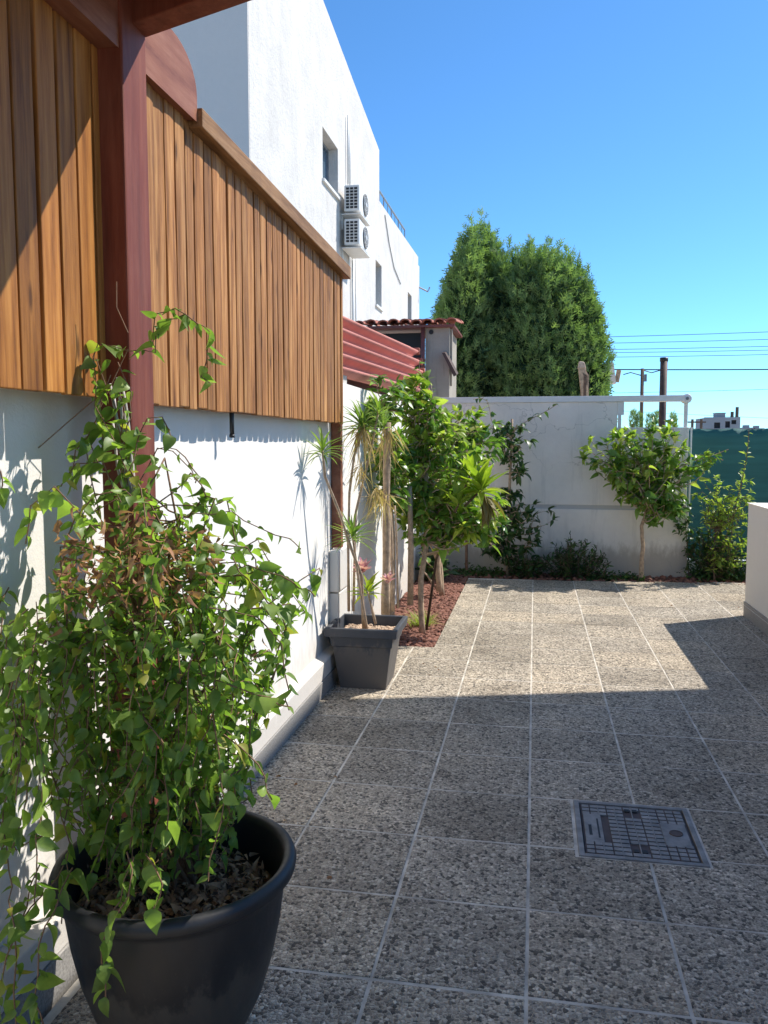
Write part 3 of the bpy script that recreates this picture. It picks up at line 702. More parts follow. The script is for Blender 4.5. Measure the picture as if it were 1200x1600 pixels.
vn=thing('climbing_vine',(-.95,1.98,.38),'tangled green climbing vine spilling from the large black pot up the red post','vine')
stems=MB(); L=[]; LD=[]
AX=np.array([-.97,1.99,0])
def env(z,a):
    # outline radius of the mass
    zz=[.38,.50,.65,.80,.95,1.1,1.22,1.33,1.42,1.50,1.7]; rr=[.12,.15,.21,.29,.35,.37,.355,.31,.22,.13,.04]
    left=max(0,-math.cos(a-.3)); near=max(0,-math.sin(a))
    return float(np.interp(z,zz,rr))*(1+.22*left*(z<.8)-.18*near+.10*math.sin(3*a+5*z))
ok=lambda q:q[0]>XL+.03
main=[]
for k in range(14):
    a=rng.uniform(0,6.28); b=AX+np.array([.10*math.cos(a),.10*math.sin(a),.38]); t=AX+np.array([rng.normal(-.05,.06),rng.normal(.08,.06),rng.uniform(1.15,1.5)])
    P=curve(b,t,12,.05); stems.tube(P,[.006*(1-.5*i/12) for i in range(13)],5); main.append(P)
for k in range(135):
    P0=main[k%14]; s0=P0[int(rng.integers(3,13))].copy()
    a=rng.uniform(0,6.283); z1=min(s0[2]+rng.uniform(-.02,.16),1.5); rr=env(z1,a)*rng.uniform(.55,1.0)
    e1=np.array([AX[0]+rr*math.cos(a),AX[1]+rr*math.sin(a),z1]); 
    ln=rng.uniform(.12,.55); e2=e1+np.array([.06*math.cos(a)+rng.normal(0,.05),.06*math.sin(a)+rng.normal(0,.05),-ln])
    if e2[2]<.43: e2[2]=.43+rng.uniform(0,.1)
    rm=env(e2[2],a)*1.02; v=e2[:2]-AX[:2]; l=np.linalg.norm(v)
    if l>rm: e2[:2]=AX[:2]+v/l*rm
    for e in (e1,e2): e[0]=max(e[0],XL+.05)
    P=curve(s0,e1,4,.02)+curve(e1,e2,7,.03)[1:]
    for p_ in P: p_[0]=max(p_[0],XL+.03)
    stems.tube(P,[.0028*(1-.6*i/(len(P)-1)) for i in range(len(P))],4,False)
    polyleaves(L,P,.019,.035,.85,.25,.12,ok)
# inner fill, darker lower
for k in range(90):
    z=rng.uniform(.6,1.35); a=rng.uniform(0,6.28); r_=env(z,a)*math.sqrt(rng.uniform())*.9
    q=np.array([AX[0]+r_*math.cos(a),AX[1]+r_*math.sin(a),z]); 
    if ok(q): L.append((q,rv()+np.array([0,-.3,-.3]),UP+rv(.6),rng.uniform(.03,.055)))
# dead brown cluster
for k in range(430):
    a=rng.uniform(0,6.28); r_=.20*math.sqrt(rng.uniform()); q=AX+np.array([r_*math.cos(a),r_*math.sin(a)-.10,rng.normal(1.27,.055)])
    if ok(q): LD.append((q,rv()-UP*.4,rv(),rng.uniform(.02,.04)))
for k in range(160):
    z=rng.uniform(.5,1.2); a=rng.uniform(0,6.28); r_=env(z,a)*.8*math.sqrt(rng.uniform()); q=np.array([AX[0]+r_*math.cos(a),AX[1]+r_*math.sin(a),z])
    if ok(q): LD.append((q,rv()-UP*.4,rv(),rng.uniform(.02,.035)))
def W(px,py,Y): return at(px,py,Y)
# trailing stems whose course the photo shows
trails=[
 ([W(300,800,1.95),W(360,800,1.98),W(410,828,2.0),W(450,842,2.0),W(470,858,2.0)],.030,.042),
 ([W(330,900,1.9),W(390,885,1.9),W(435,900,1.88),W(470,920,1.86),W(492,932,1.86)],.026,.045),
 ([W(360,870,1.9),W(400,920,1.85),W(435,955,1.83),W(448,985,1.83)],.022,.045),
 ([W(330,950,1.8),W(400,960,1.8),W(440,1010,1.8),W(450,1080,1.8),W(452,1110,1.8)],.022,.042),
 ([W(300,1050,1.8),W(380,1080,1.75),W(420,1095,1.75),W(455,1105,1.75)],.022,.042),
 ([W(350,1150,1.8),W(400,1190,1.75),W(415,1215,1.75),W(425,1250,1.75)],.022,.045),
 ([W(200,740,2.1),W(150,640,2.15),W(150,560,2.18),W(150,535,2.2),W(205,545,2.2),W(240,550,2.2),W(260,500,2.2),W(290,490,2.2)],.028,.05),
 ([W(240,545,2.2),W(245,490,2.2),W(275,485,2.2),W(310,505,2.2),W(330,520,2.2),W(322,560,2.2),W(315,590,2.2),W(330,600,2.2)],.020,.046),
 ([W(200,750,2.1),W(215,690,2.15),W(230,655,2.15),W(255,650,2.15),W(270,690,2.15)],.024,.046),
 ([W(215,760,2.1),W(245,700,2.15),W(275,700,2.15),W(300,730,2.1),W(305,755,2.1)],.05,.03),
 ([W(190,780,2.1),W(160,720,2.1),W(120,725,2.1),W(95,760,2.1)],.022,.05),
 ([W(160,800,2.1),W(130,690,2.2),W(180,640,2.2),W(150,560,2.2)],.03,.055),
 ([W(150,830,1.9),W(80,760,1.85),W(50,790,1.85),W(40,850,1.85)],.024,.045),
 ([W(100,1350,1.7),W(70,1400,1.62),W(30,1440,1.58),W(10,1500,1.55),W(0,1570,1.55)],.020,.046),
 ([W(110,1360,1.68),W(85,1420,1.6),W(60,1480,1.56),W(50,1560,1.55),W(70,1610,1.55)],.019,.046),
 ([W(60,1350,1.68),W(40,1420,1.6),W(20,1500,1.56),W(25,1600,1.55)],.02,.046),
 ([W(200,1330,1.65),W(205,1400,1.60),W(165,1450,1.585),W(158,1500,1.58),W(165,1560,1.58)],.019,.040),
 ([W(210,1340,1.65),W(190,1410,1.60),W(168,1430,1.585)],.018,.045),
 ([W(60,1150,1.8),W(20,1200,1.75),W(5,1280,1.7),W(20,1330,1.68),W(80,1300,1.68)],.020,.046),
 ([W(40,950,1.8),W(10,980,1.75),W(0,1050,1.75),W(15,1120,1.75)],.020,.048),
 ([W(80,1000,1.75),W(30,1030,1.7),W(15,1100,1.7),W(40,1180,1.7)],.020,.048),
 ([W(230,1330,1.66),W(255,1380,1.60),W(240,1420,1.60)],.018,.045),
 ([W(0,740,1.8),W(5,760,1.8),W(-10,790,1.8)],.015,.04),
]
for k in range(15):
    x=rng.uniform(-10,95); y=rng.uniform(900,1120); P=[W(x,y,rng.uniform(1.8,2.05))]; n_=int(rng.integers(4,7)); Yd=rng.uniform(1.66,1.9)
    for j in range(n_): x+=rng.uniform(-28,20); y+=rng.uniform(45,80); x=min(x,105 if y<1330 else 190); P.append(W(x,y,Yd-.03*j))
    trails.append((P,.021,.039))
for k in range(18):
    x=rng.uniform(190,370); y=rng.uniform(1000,1180); Yd=rng.uniform(1.72,1.95); P=[W(x,y,Yd)]; n_=int(rng.integers(3,6))
    for j in range(n_):
        x+=rng.uniform(-34,12); y+=rng.uniform(45,70)
        if y>1395: break
        P.append(W(x,y,Yd-.02*j))
    trails.append((P,.021,.038))
for k in range(5):
    x=rng.uniform(130,205); y=rng.uniform(560,680); Yd=2.17; P=[W(x,y,Yd)]
    for j in range(4): x+=rng.uniform(-25,18); y+=rng.uniform(35,55); P.append(W(x,y,Yd))
    trails.append((P,.030,.055))
for P,st_,sz in trails:
    Q=[]
    for a,b in zip(P,P[1:]):
        for t in (0,.5): Q.append(a+(b-a)*t+rv(.004))
    Q.append(P[-1]); stems.tube(Q,.0018,4,False); polyleaves(L,Q,st_,sz,.8,.3,0)
# bare twigs
for P in ([W(60,700,2.15),W(100,665,2.15),W(150,622,2.2),W(190,618,2.2)],[W(245,700,2.2),W(270,705,2.2),W(300,735,2.2),W(305,750,2.2)],[W(200,520,2.2),W(182,480,2.2),W(182,440,2.2)],[W(160,740,2.15),W(140,690,2.2),W(155,640,2.25),W(200,545,2.25)],
          [W(100,1290,1.75),W(110,1240,1.8),W(130,1190,1.85)]):
    stems.tube(P,.0018,4,False)
stems.build('stems',M['vinestem'],vn,True)
leaves_out(vn,L,G_heart+[G_ov[0]],M['vine'],300)
leaves_out(vn,LD,Gm,M['vinedead'],0,'leaf','dead_leaves')
cn=MB()
for a,b in (((172,600),(205,775)),((183,590),(200,780)),((190,600),(212,775)),((178,620),(196,770)),((196,640),(208,770)),((176,660),(192,760))):
    P=curve(W(a[0],a[1],2.22),W(b[0],b[1],2.17),6,.004); cn.tube(P,[.0045]*7,6)
t=thing('cane_bundle',(-1.1,2.2,1.4),'bundle of bleached dry canes leaning on the red post','cane')
cn.build('canes',M['cane'],t,True)
# stake inside vine
m=MB()
for dx,dy in ((0,0),(.03,.02),(-.03,.04)): m.tube([(AX[0]+dx+.05,AX[1]+dy,.38),(AX[0]+dx*2,AX[1]+.10,1.22)],.009,6)
tag(m.build('plant_stake',M['vinestem']),'brown garden stakes standing hidden inside the vine in the black pot','stake')
# ------------------------------------------------------------------ grey square pot with strap-leaved plants
SP=thing('plant_pot',(-1.06,5.17,0),'slate grey square tapered pot on the paving by the wall','pot')
def ring(x0,x1,y0,y1,z): return [(x0,y0,z),(x1,y0,z),(x1,y1,z),(x0,y1,z)]
px_,py_=-1.062,5.175
def sq(h,z): return ring(px_-h,px_+h,py_-h,py_+h,z)
m=MB()
lv=[(.145,0),(.149,0),(.188,.28),(.196,.282),(.204,.345),(.229,.348),(.233,.40),(.228,.405),(.206,.405),(.202,.40),(.195,.33),(.193,.31)]
V=[];F=[]
for h,z in lv: V+=sq(h,z)
for i in range(len(lv)-1):
    for k in range(4): F.append((4*i+k,4*i+(k+1)%4,4*i+4+(k+1)%4,4*i+4+k))
F.append((3,2,1,0)); e=4*(len(lv)-1); F.append((e,e+1,e+2,e+3))
m.add(V,F).build('shell',M['greyplastic'],SP,bevel=.005)
rocks(700,lambda:(px_+rng.uniform(-.17,.17),py_+rng.uniform(-.17,.17)),(.008,.016),.335,M['pebble'],'pebbles',SP)['kind']='stuff'
def rosette(L,c,n,size,up=.6,spread=1.,axis=UP):
    for k in range(n):
        a=2.4*k+rng.normal(0,.3); t=k/n; el=R(80-95*t)*up+R(10)
        d=np.array([math.cos(a)*math.cos(el)*spread,math.sin(a)*math.cos(el)*spread,math.sin(el)]); L.append((np.array(c)+d*.01-UP*.03*t,d,UP+rv(.1),size*rng.uniform(.7,1.1)))
def stemplant(name,label,cat,base,paths,rads,heads,geos,mat,dry=None,nobj=120,group=None,barkm='bark'):
    t=thing(name,base,label,cat,group)
    for P,r_ in zip(paths,rads):
        Q=[]
        P=[np.array(p,float) for p in P]
        for i in range(len(P)-1):
            for s_ in (0,.33,.66): Q.append(P[i]+(P[i+1]-P[i])*s_)
        Q.append(P[-1]); m=MB(); m.tube(Q,[r_*(1-.3*i/len(Q))*(1+.12*math.sin(i*2.1)) for i in range(len(Q))],8); m.build('stem',M[barkm],t,True)
    L=[]
    for (c,n,s_,up) in heads: rosette(L,c,n,s_,up)
    leaves_out(t,L,geos,mat,nobj)
    if dry:
        LD=[]
        for (c,n,s_) in dry:
            for k in range(n):
                a=rng.uniform(0,6.28); d=np.array([math.cos(a)*.8,math.sin(a)*.8,rng.uniform(-1.6,.1)]); LD.append((np.array(c)+rv(.015)-UP*rng.uniform(0,.06),d,UP+rv(.3),s_*rng.uniform(.5,1.1)))
        leaves_out(t,LD,[leaf_geo(1,.05,'strap',.3,c,8) for c in (.3,.8,1.3)],M['dry'],40,'dry_leaf','dry_leaves')
    return t
h1=at(504,705,4.66); h2=at(551,838,4.95); 
stemplant('dracaena','leaning dracaena with spiky green tufts growing in the square grey pot','plant',(-1.07,5.15,.33),
  [[(-1.08,5.15,.33),at(565,900,5.08),at(549,858,4.95),at(530,800,4.82),at(508,745,4.70),h1],[(-1.05,5.13,.33),at(560,905,5.05),h2]],[.011,.010],
  [(h1,34,.155,.95),(h2,38,.175,.95)],G_str,M['strap'])
h3=at(566,665,5.28)
stemplant('dracaena','taller dracaena with yellow dried leaves hanging behind the square pot','plant',(-1.2,5.3,.33),
  [[at(545,955,5.28),at(544,850,5.28),at(546,770,5.28),at(553,715,5.28),h3],[at(552,955,5.28),at(556,800,5.3),at(580,700,5.32),at(592,640,5.3)]],[.010,.009],
  [(h3,46,.20,.9),(at(592,645,5.3),24,.18,.9)],G_str,M['strap'],dry=[(h3,60,.22),(at(562,725,5.28),26,.17),(at(590,760,5.3),34,.2)])
# bromeliad with pink bloom
bc=at(575,925,5.22)
t=stemplant('bromeliad','bromeliad with pink flower heads in the square grey pot','flower',(-1.0,5.2,.33),[[at(587,975,5.15),bc]],[.009],[],G_spear,M['spear'])
L=[]; rosette(L,bc,18,.14,.9); leaves_out(t,L,G_spear,M['spear'],18)
for c_,n_ in ((at(566,888,5.22),26),(at(606,905,5.3),12)):
    L=[]
    for k in range(n_):
        a=2.4*k; el=R(80-70*k/n_); L.append((c_-UP*.025+rv(.004),np.array([math.cos(a)*math.cos(el),math.sin(a)*math.cos(el),math.sin(el)]),UP,.10*rng.uniform(.7,1.1)))
    leaves_out(t,L,[leaf_geo(1,.42,'ovate',.3,.1,4)],M['pink'],n_,'petal','petals')
# ------------------------------------------------------------------ small trees
def small_tree(name,label,cat,base,trunk,tr,crown,nb,leafsz,step,geos,mat,start=.35,nobj=60,up=.4,barkm='bark',extra=None,young=None,yfrac=.0,wob=.05,stakes=None):
    """crown: list of (centre, radii) ellipsoids that branch ends fill"""
    t=thing(name,base,label,cat); P=[np.array(p,float) for p in trunk]
    Q=[]
    for i in range(len(P)-1):
        for s_ in (0,.25,.5,.75): Q.append(P[i]+(P[i+1]-P[i])*s_+rv(tr*.12))
    Q.append(P[-1]); MB().tube(Q,[tr*(1-.45*i/len(Q)) for i in range(len(Q))],9).build('trunk',M[barkm],t,True)
    br=MB(); L=[]; LY=[]
    for k in range(nb):
        c,r_=crown[k%len(crown)]
        v=rv(); v/=np.linalg.norm(v); v*=rng.uniform(.45,1)**.5; e=np.array(c)+v*np.array(r_)
        # start from a trunk point nearest to but below the end
        cand=[p_ for p_ in Q[int(len(Q)*start):]] ; i=int(np.argmin([np.linalg.norm(p_-e)+(1.2 if p_[2]>e[2]-.05 else 0) for p_ in cand])); s0=cand[i]
        C=curve(s0,e,6,wob); 
        for j in range(1,6): C[j]=C[j]+UP*up*.06*math.sin(math.pi*j/6)
        br.tube(C,[tr*.35*(1-.75*j/6) for j in range(7)],5,False)
        dst=L
        if young and rng.uniform()<yfrac*(1.6 if v[2]>0 else .5): dst=LY
        polyleaves(dst,C,step,leafsz,.75,.1,.12)
        for q in range(5):
            d=(C[-1]-C[-2]); d/=np.linalg.norm(d)+1e-9; dst.append((C[-1],d+rv(.6),UP+rv(.4),leafsz*rng.uniform(.7,1.1)))
    if extra:
        for E in extra:
            br.tube(E,.004,5,False); polyleaves(L,E,step,leafsz,.8,.1,.1)
    br.build('branches',M[barkm],t,True)
    leaves_out(t,L,geos,mat,nobj)
    if LY: leaves_out(t,LY,geos,young,min(nobj//2,40),'leaf','young_foliage')
    return t
# lollipop tree at the far wall
small_tree('citrus_tree','young citrus tree with a slim trunk and spreading crown before the far white wall','tree',(1.22,9.72,0),
  [(1.22,9.72,-.03),(1.235,9.72,.35),(1.22,9.72,.62),(1.27,9.72,.85)],.028,
  [((.74,9.65,1.45),(.26,.25,.26)),((1.02,9.65,1.50),(.16,.2,.26)),((1.15,9.65,1.15),(.42,.30,.26)),((1.62,9.62,1.36),(.32,.28,.22)),((1.30,9.65,.98),(.36,.3,.2)),((1.50,9.6,.92),(.14,.2,.2)),((1.40,9.65,1.65),(.15,.15,.25))],
  105,.115,.055,G_ov,M['citrus'],.6,130,young=M['young'],yfrac=.32,extra=[curve((1.5,9.65,1.25),(2.1,9.6,1.50),6,.03),curve((1.6,9.65,1.3),(2.05,9.6,1.38),6,.03)])
# climber on a stake
small_tree('staked_climber','dark leafy climber tied to a tall stake against the far white wall','plant',(-.28,9.78,0),
  [(-.30,9.80,-.03),(-.29,9.80,.9),(-.27,9.80,1.85)],.022,
  [((-.27,9.75,1.65),(.24,.15,.14)),((-.28,9.75,1.2),(.17,.15,.4)),((-.02,9.7,.62),(.26,.2,.26)),((-.42,9.7,.35),(.2,.15,.12)),((-.27,9.75,.8),(.14,.12,.3))],
  60,.105,.055,G_ov,M['darkleaf'],.0,70,extra=[curve((-.27,9.8,1.7),(.25,9.75,2.02),6,.03),curve((-.27,9.8,1.75),(-.72,9.7,2.08),7,.04),curve((-.05,9.8,0),(0,9.75,.7),5,.02)])
# low bush
def bush(name,label,n,c,r_,sz,geos,mat,nobj=40,young=None,stems_up=True,cat='shrub'):
    t=thing(name,(c[0],c[1],0),label,cat); br=MB(); L=[]
    for k in range(n):
        a=rng.uniform(0,6.28); rr=math.sqrt(rng.uniform()); e=np.array([c[0]+r_[0]*rr*math.cos(a),c[1]+r_[1]*rr*math.sin(a),r_[2]*(1-.55*rr*rr)*rng.uniform(.6,1.05)])
        s0=np.array([c[0]+r_[0]*.35*rr*math.cos(a),c[1]+r_[1]*.35*rr*math.sin(a),-.03]); C=curve(s0,e,5,.03); br.tube(C,.0035,4,False); polyleaves(L,C,sz*.42,sz,.8,-.1,.15)
    br.build('stems',M['barkdark'],t,True); leaves_out(t,L,geos,mat,nobj); return t
bush('low_shrub','dark low spreading shrub at the foot of the far wall left of the citrus tree',95,(.46,9.78),(.42,.22,.50),.06,G_lan+G_ov[:1],M['darkleaf'],60)
bush('low_shrub','small dark shrub around the base of the staked climber',45,(-.12,9.75),(.28,.18,.34),.07,G_ov,M['darkleaf'],40)
# ground cover creepers
def cover(label,x0,x1,y0,y1,n,sz=.05,h=.07):
    m=MB()
    for k in range(n):
        q=np.array([rng.uniform(x0,x1),rng.uniform(y0,y1),-.02]); q[2]+=h*abs(rng.normal(0,.6)); V,F=G_heart[k%5]; B=basis(rv()*np.array([1,1,.3]),UP+rv(.4))*sz*rng.uniform(.6,1.2); m.add(V@B.T+q,F,rng.uniform(.01,.99))
    tag(m.build('ground_cover',M['ground_leaf']),label,'ground cover',None,'stuff')
cover('trailing green ground cover along the left foot of the far wall',-.95,-.35,9.62,10.02,420)
cover('trailing green ground cover between shrub and citrus trunk',.6,1.25,9.62,9.9,300)
cover('low green plants in the bed below the teal net fence',1.85,3.2,9.8,10.5,1300,.055,.16)
# shrub in front of net
small_tree('upright_shrub','light green shrub with upright shoots in front of the teal net','shrub',(2.05,9.85,0),
  [(2.05,9.85,-.03),(2.03,9.85,.3),(2.05,9.85,.6)],.014,
  [((2.02,9.8,.95),(.22,.15,.25)),((2.28,9.8,.95),(.13,.12,.35)),((2.10,9.8,.55),(.27,.18,.3)),((2.2,9.8,.3),(.2,.2,.2))],70,.07,.045,G_lan+G_ov[:1],M['young'],0,60,
  extra=[curve((2.2,9.8,.3),(2.34,9.75,1.72),8,.03),curve((2.1,9.8,.3),(2.33,9.75,1.45),8,.03)],barkm='barkdark')
bush('dark_undergrowth','dense dark undergrowth below the upright shrub by the net',60,(2.12,9.95),(.34,.2,.75),.07,G_ov,M['darkleaf'],40)
small_tree('creeper','small dark creeper climbing the right edge of the far white wall','plant',(1.75,9.98,0),[(1.80,10.0,-.03),(1.77,10.02,.4),(1.72,10.02,.85)],.006,
  [((1.72,9.98,.72),(.07,.05,.25)),((1.78,9.98,.35),(.08,.05,.25))],16,.07,.05,G_ov,M['darkleaf'],.0,30,barkm='barkdark')
# ---- left bed group
small_tree('broadleaf_tree','dense glossy green tree in the left bed behind the square pot','tree',(-.93,6.9,0),
  [(-.90,6.65,-.03),(-.92,6.68,.45),(-.86,6.75,.85),(-.90,6.85,1.35),(-.92,6.9,1.6)],.026,
  [((-.90,6.85,1.65),(.33,.3,.30)),((-.74,6.85,1.35),(.36,.3,.30)),((-.60,6.8,1.05),(.36,.3,.22)),((-.45,6.75,.92),(.2,.2,.14)),((-1.05,6.9,1.3),(.22,.3,.35)),((-.88,6.8,1.0),(.30,.3,.22)),((-.98,7.0,2.0),(.16,.16,.16))],
  185,.10,.046,G_ov,M['citrus'],.35,150,young=M['young'],yfrac=.4,extra=[curve((-.95,7,1.9),(-.99,7.1,2.28),5,.02),curve((-.6,6.8,.95),(-.28,6.75,.80),6,.03),curve((-.6,6.8,.9),(-.33,6.7,.72),6,.03)])
small_tree('forked_tree','open branched tree with larger leaves reaching over the far wall corner','tree',(-.94,8.2,0),
  [(-.93,8.35,-.03),(-.95,8.35,.5),(-.97,8.4,1.0),(-.92,8.4,1.5)],.03,
  [((-.72,8.4,1.75),(.34,.3,.24)),((-.88,8.4,1.45),(.34,.3,.3)),((-.52,8.35,1.6),(.22,.25,.28)),((-.95,8.5,1.15),(.3,.25,.25))],
  80,.12,.065,G_ov,M['citrus'],.45,80,young=M['young'],yfrac=.35,extra=[curve((-.93,8.35,.12),(-1.15,8.3,.5),5,.01),curve((-.93,8.35,.3),(-.70,8.4,.75),5,.01)])
small_tree('vine_clad_tree','tall green leafy tree climbing above the wall beside the red sheet','tree',(-1.15,6.4,0),
  [(-1.12,6.45,-.03),(-1.12,6.5,.8),(-1.18,6.5,1.6),(-1.2,6.5,1.9)],.022,
  [((-1.20,6.45,1.92),(.20,.22,.20)),((-1.18,6.5,1.55),(.15,.25,.3)),((-1.12,6.5,1.25),(.14,.25,.3))],46,.10,.055,G_ov,M['citrus'],.5,60,young=M['young'],yfrac=.2)
# broad spear-leaved plant
t=thing('spear_leaf_plant',(-.72,7.4,0),'yellow-green broad spear-leaved plant leaning out of the left bed','plant')
cs=[at(752,765,6.5),at(735,742,6.6),at(716,788,6.45)]
for c_ in cs: MB().tube([(-.88,6.74,-.03),(-.80,6.78,.6),(-.66,6.75,.95),tuple(c_)],[.012,.011,.010,.009],8).build('stem',M['barkdark'],t,True)
L=[]
for c_,n_,s_ in zip(cs,(26,14,12),(.29,.26,.22)): rosette(L,c_,n_,s_,.95)
leaves_out(t,L,G_spear,M['spear'],60)
L=[(np.array(cs[0])+rv(.02)-UP*.05,np.array([rng.uniform(.2,1),rng.uniform(-.6,.6),rng.uniform(-1.4,-.5)]),UP,rng.uniform(.2,.29)) for k in range(14)]
leaves_out(t,L,G_spear,M['olive'],14,'dry_leaf')
# yucca-like trunk with dry skirts
t=stemplant('palm_trunk_plant','thick tan trunked plant with drooping straw leaves beside the wall','plant',(-1.1,5.9,0),
  [[at(602,960,5.75),at(604,860,5.75),at(604,740,5.75),at(606,660,5.75)],[at(614,955,6.0),at(612,850,6.0),at(610,800,6.0)],[at(622,950,6.1),at(620,850,6.1),at(617,790,6.1)]],[.032,.014,.009],
  [(at(600,668,5.75),14,.2,.9)],G_str,M['strap'],dry=[(at(606,668,5.75),46,.24),(at(602,765,5.75),30,.22)])
tag(MB().tube([at(641,945,6.6),at(642,850,6.6),at(640,760,6.6)],[.026,.024,.02],9).build('young_tree',M['bark'],None,True),'pale bare tree stem rising just left of the grass tuft','tree')
tag(MB().tube([at(729,890,9.3),at(729,850,9.3),at(728,790,9.3)],[.018,.016,.014],8).build('garden_pole',M['barkdark'],None,True),'dark thin pole near the corner of the far wall','pole')
small_tree('slim_tree','pale slim tree forking low in the red gravel near the wall corner','tree',(-.88,8.0,0),
  [at(686,925,8.2),at(684,870,8.2),at(678,800,8.2),at(672,780,8.2)],.032,[((-.75,8.1,1.05),(.25,.2,.22))],16,.09,.06,G_ov,M['citrus'],.5,30,
  extra=[])
m=MB(); m.tube([at(682,920,8.2),at(668,900,8.2),at(655,885,8.2)],[.014,.010,.006],6); m.tube([at(684,880,8.2),at(672,850,8.2),at(668,835,8.2)],[.013,.009,.006],6)
tag(m.build('bare_branches',M['bark'],None,True),'two bare pale side branches low on the slim tree by the corner','branch')
t=thing('grass_tuft',(-.98,6.95,0),'pale green grass tuft growing in the red lava gravel','grass'); L=[]
c_=at(658,960,6.9); c_[2]=-.02
for k in range(170):
    a=rng.uniform(0,6.28); L.append((c_+np.array([rng.normal(0,.035),rng.normal(0,.035),0]),np.array([math.cos(a)*.6,math.sin(a)*.6,rng.uniform(.6,2)]),UP+rv(.1),rng.uniform(.10,.22)))
leaves_out(t,L,[leaf_geo(1,.04,'strap',.3,c,6) for c in (.3,.7)],M['grass'],60,'blade','blades')
bush('corner_shrub','dark broad-leaved shrub in the shaded corner of the two walls',22,(-1.12,9.3),(.18,.3,.42),.12,G_ov,M['darkleaf'],30)
LF=[]
for k in range(16):
    x=rng.choice([rng.uniform(-1.2,-.6),rng.uniform(-.7,2.2)]); y=rng.uniform(2.4,6) if x<-.6 else rng.uniform(7.5,9.2)
    LF.append((np.array([x,y,.004]),rv()*np.array([1,1,.05]),UP+rv(.12),rng.uniform(.02,.04)))
m=MB()
for p_,d_,n_,s_ in LF: V,F=Gm[1]; m.add(V@(basis(d_,n_)*s_).T+p_,F,rng.uniform(.1,.9))
tag(m.build('fallen_leaves',M['vinedead']),'a few small dry leaves lying scattered on the paving','leaf litter',None,'stuff')
# ------------------------------------------------------------------ conifer
tr=thing('conifer_tree',(-.3,14.2,0),'big bushy dark green conifer standing behind the far wall','tree')
MB().tube([(-.3,14.4,-.1),(-.35,14.4,1.2),(-.3,14.4,3.4)],[.2,.16,.07],10).build('trunk',M['barkdark'],tr,True)
lead=[]
tops=[(700,398),(714,378),(727,362),(740,343),(753,358),(766,372),(790,388),(812,397),(833,390),(858,384),(880,402),(897,396),(915,414),(930,440),(946,482),(684,425),(676,465)]
for px,py in tops:
    q=at(702+(px-684)*.87,py+12,14.2); lead.append((q[0],14.2+rng.uniform(-.4,.4),q[2]+.05,rng.uniform(.17,.24)))
for k in range(26):
    px=690+246*(k+.5)/26; env_=np.interp(px,[672,690,720,850,900,930,950],[445,398,380,394,404,436,500])
    q=at(702+(px-684)*.87,env_+12+rng.uniform(-6,26),13.9); lead.append((q[0],13.9+rng.uniform(-.35,.45),q[2],rng.uniform(.26,.38)))
for px,py in ((686,470),(700,440),(925,460),(940,500),(935,540),(690,520)):
    q=at(702+(px-684)*.87,py+10,14.0); lead.append((q[0],14.0,q[2],.28))
spray=[];SF=[]
def blade(a,b,w_):
    a=np.array(a);b=np.array(b); d_=b-a; s_=np.array([-d_[1],d_[0],0]); s_/=np.linalg.norm(s_)+1e-9; k=len(spray)
    spray.extend([a,(a+b)/2+s_*w_,b,(a+b)/2-s_*w_]); SF.append((k,k+1,k+2,k+3))
blade((0,0,0),(1,0,-.05),.07)
for u,s_ in ((.15,1),(.3,-1),(.45,1),(.6,-1),(.75,1)): blade((u,0,0),(u+.32,s_*.30,.06*s_),.05)
SV=np.array(spray); m=MB(); mi=MB()
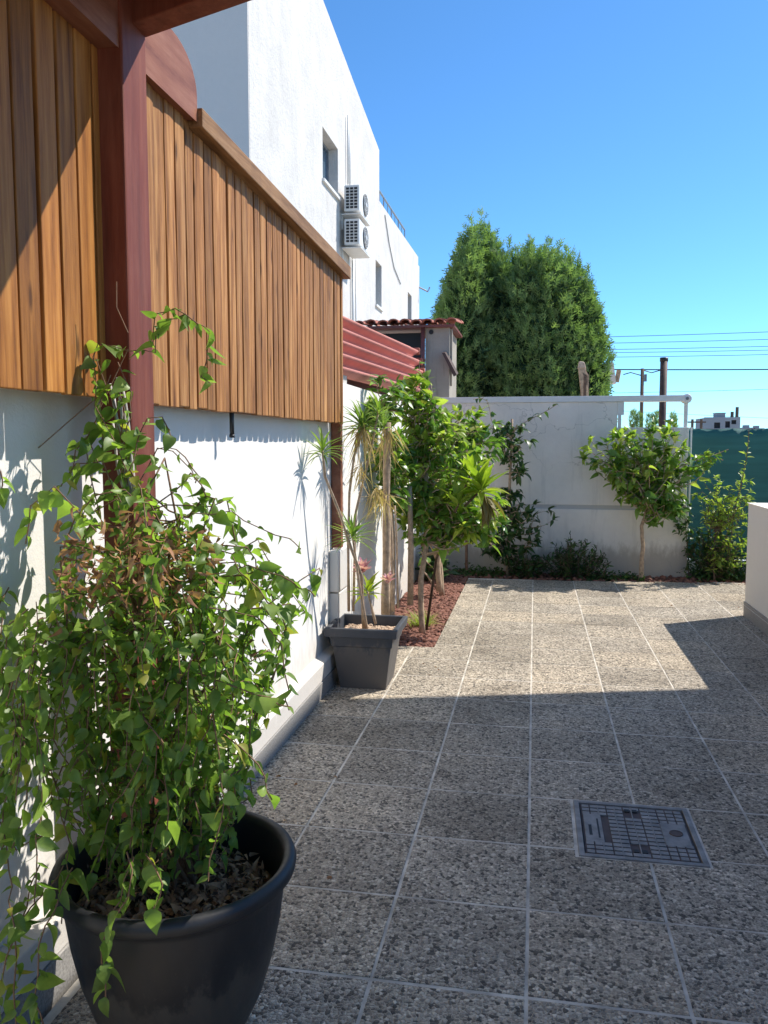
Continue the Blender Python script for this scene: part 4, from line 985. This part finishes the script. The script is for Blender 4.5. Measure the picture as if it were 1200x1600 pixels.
for (lx,ly,lz,lr) in lead:
    cnt=int(620*(lz-1.2)/3)
    for k in range(cnt):
        t_=rng.uniform()**.8; z=1.3+(lz-1.3)*t_; rr=lr*(min(1,((lz-z)/.8+.02)**.8))*(1.0 if z>2.2 else 1.05)
        a=rng.uniform(0,6.28); u=rng.uniform(.5,1.05)**.5; b_=1+.22*math.sin(a*3+z*4+lx*9)+.12*math.sin(z*11+a*2)
        q=np.array([lx+rr*u*b_*math.cos(a),ly+rr*u*b_*math.sin(a),z])
        if math.sin(q[0]*7+q[2]*3.1)+math.sin(q[2]*6.3-q[0]*4+1)+math.sin(q[1]*6)>1.35 and rng.uniform()<.6: continue
        d_=np.array([math.cos(a)*.75,math.sin(a)*.75,rng.uniform(.5,1.5)])+rv(.3); s_=rng.uniform(.10,.20)
        B=basis(d_,rv())*s_; m.add(SV@B.T+q,SF,rng.uniform(.01,.99))
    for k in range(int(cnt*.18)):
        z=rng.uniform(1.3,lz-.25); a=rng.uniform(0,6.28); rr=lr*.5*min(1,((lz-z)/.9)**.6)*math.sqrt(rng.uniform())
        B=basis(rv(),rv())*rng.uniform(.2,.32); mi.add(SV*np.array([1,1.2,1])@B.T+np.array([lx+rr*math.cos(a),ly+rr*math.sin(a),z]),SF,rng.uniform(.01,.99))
    for k in range(26):
        z=lz-rng.uniform(-.22,.3); B=basis(np.array([rng.normal(0,.35),rng.normal(0,.35),1]),rv())*rng.uniform(.1,.17); m.add(SV@B.T+np.array([lx+rng.normal(0,.03),ly+rng.normal(0,.03),z]),SF,rng.uniform(.01,.99))
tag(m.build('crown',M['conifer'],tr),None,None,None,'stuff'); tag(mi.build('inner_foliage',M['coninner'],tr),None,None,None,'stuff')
# ------------------------------------------------------------------ small upright cypresses seen through the rail opening
for k,(px,top,wd) in enumerate(((990,642,5),(999,648,5),(1016,650,8),(1026,645,7),(1052,648,5))):
    q=at(px,top,20); t=thing('columnar_plant',(q[0],20,0),['leftmost dark columnar plant seen under the wall rail','dark columnar plant beside the utility pole under the rail','low bushy plant between the pole and the rusty pipe','pointed plant just left of the rusty pipe','small columnar plant right of the rusty pipe'][k],'plant')
    MB().tube([(q[0],20,-.1),(q[0],20,q[2]-.3)],.03,6).build('trunk',M['barkdark'],t)
    m=MB(); ww=wd/1280*20*.9
    for j in range(420):
        z=q[2]-rng.uniform(0,1.1); a=rng.uniform(0,6.28); rr=ww*min(1,(q[2]-z)/.25+.25)*math.sqrt(rng.uniform()); B=basis(np.array([math.cos(a)*.5,math.sin(a)*.5,1.])+rv(.2),rv())*rng.uniform(.06,.12)
        m.add(SV@B.T+np.array([q[0]+rr*math.cos(a),20+rr*math.sin(a),z]),SF,rng.uniform(.01,.99))
    tag(m.build('crown',M['conifer'],t),None,None,None,'stuff')
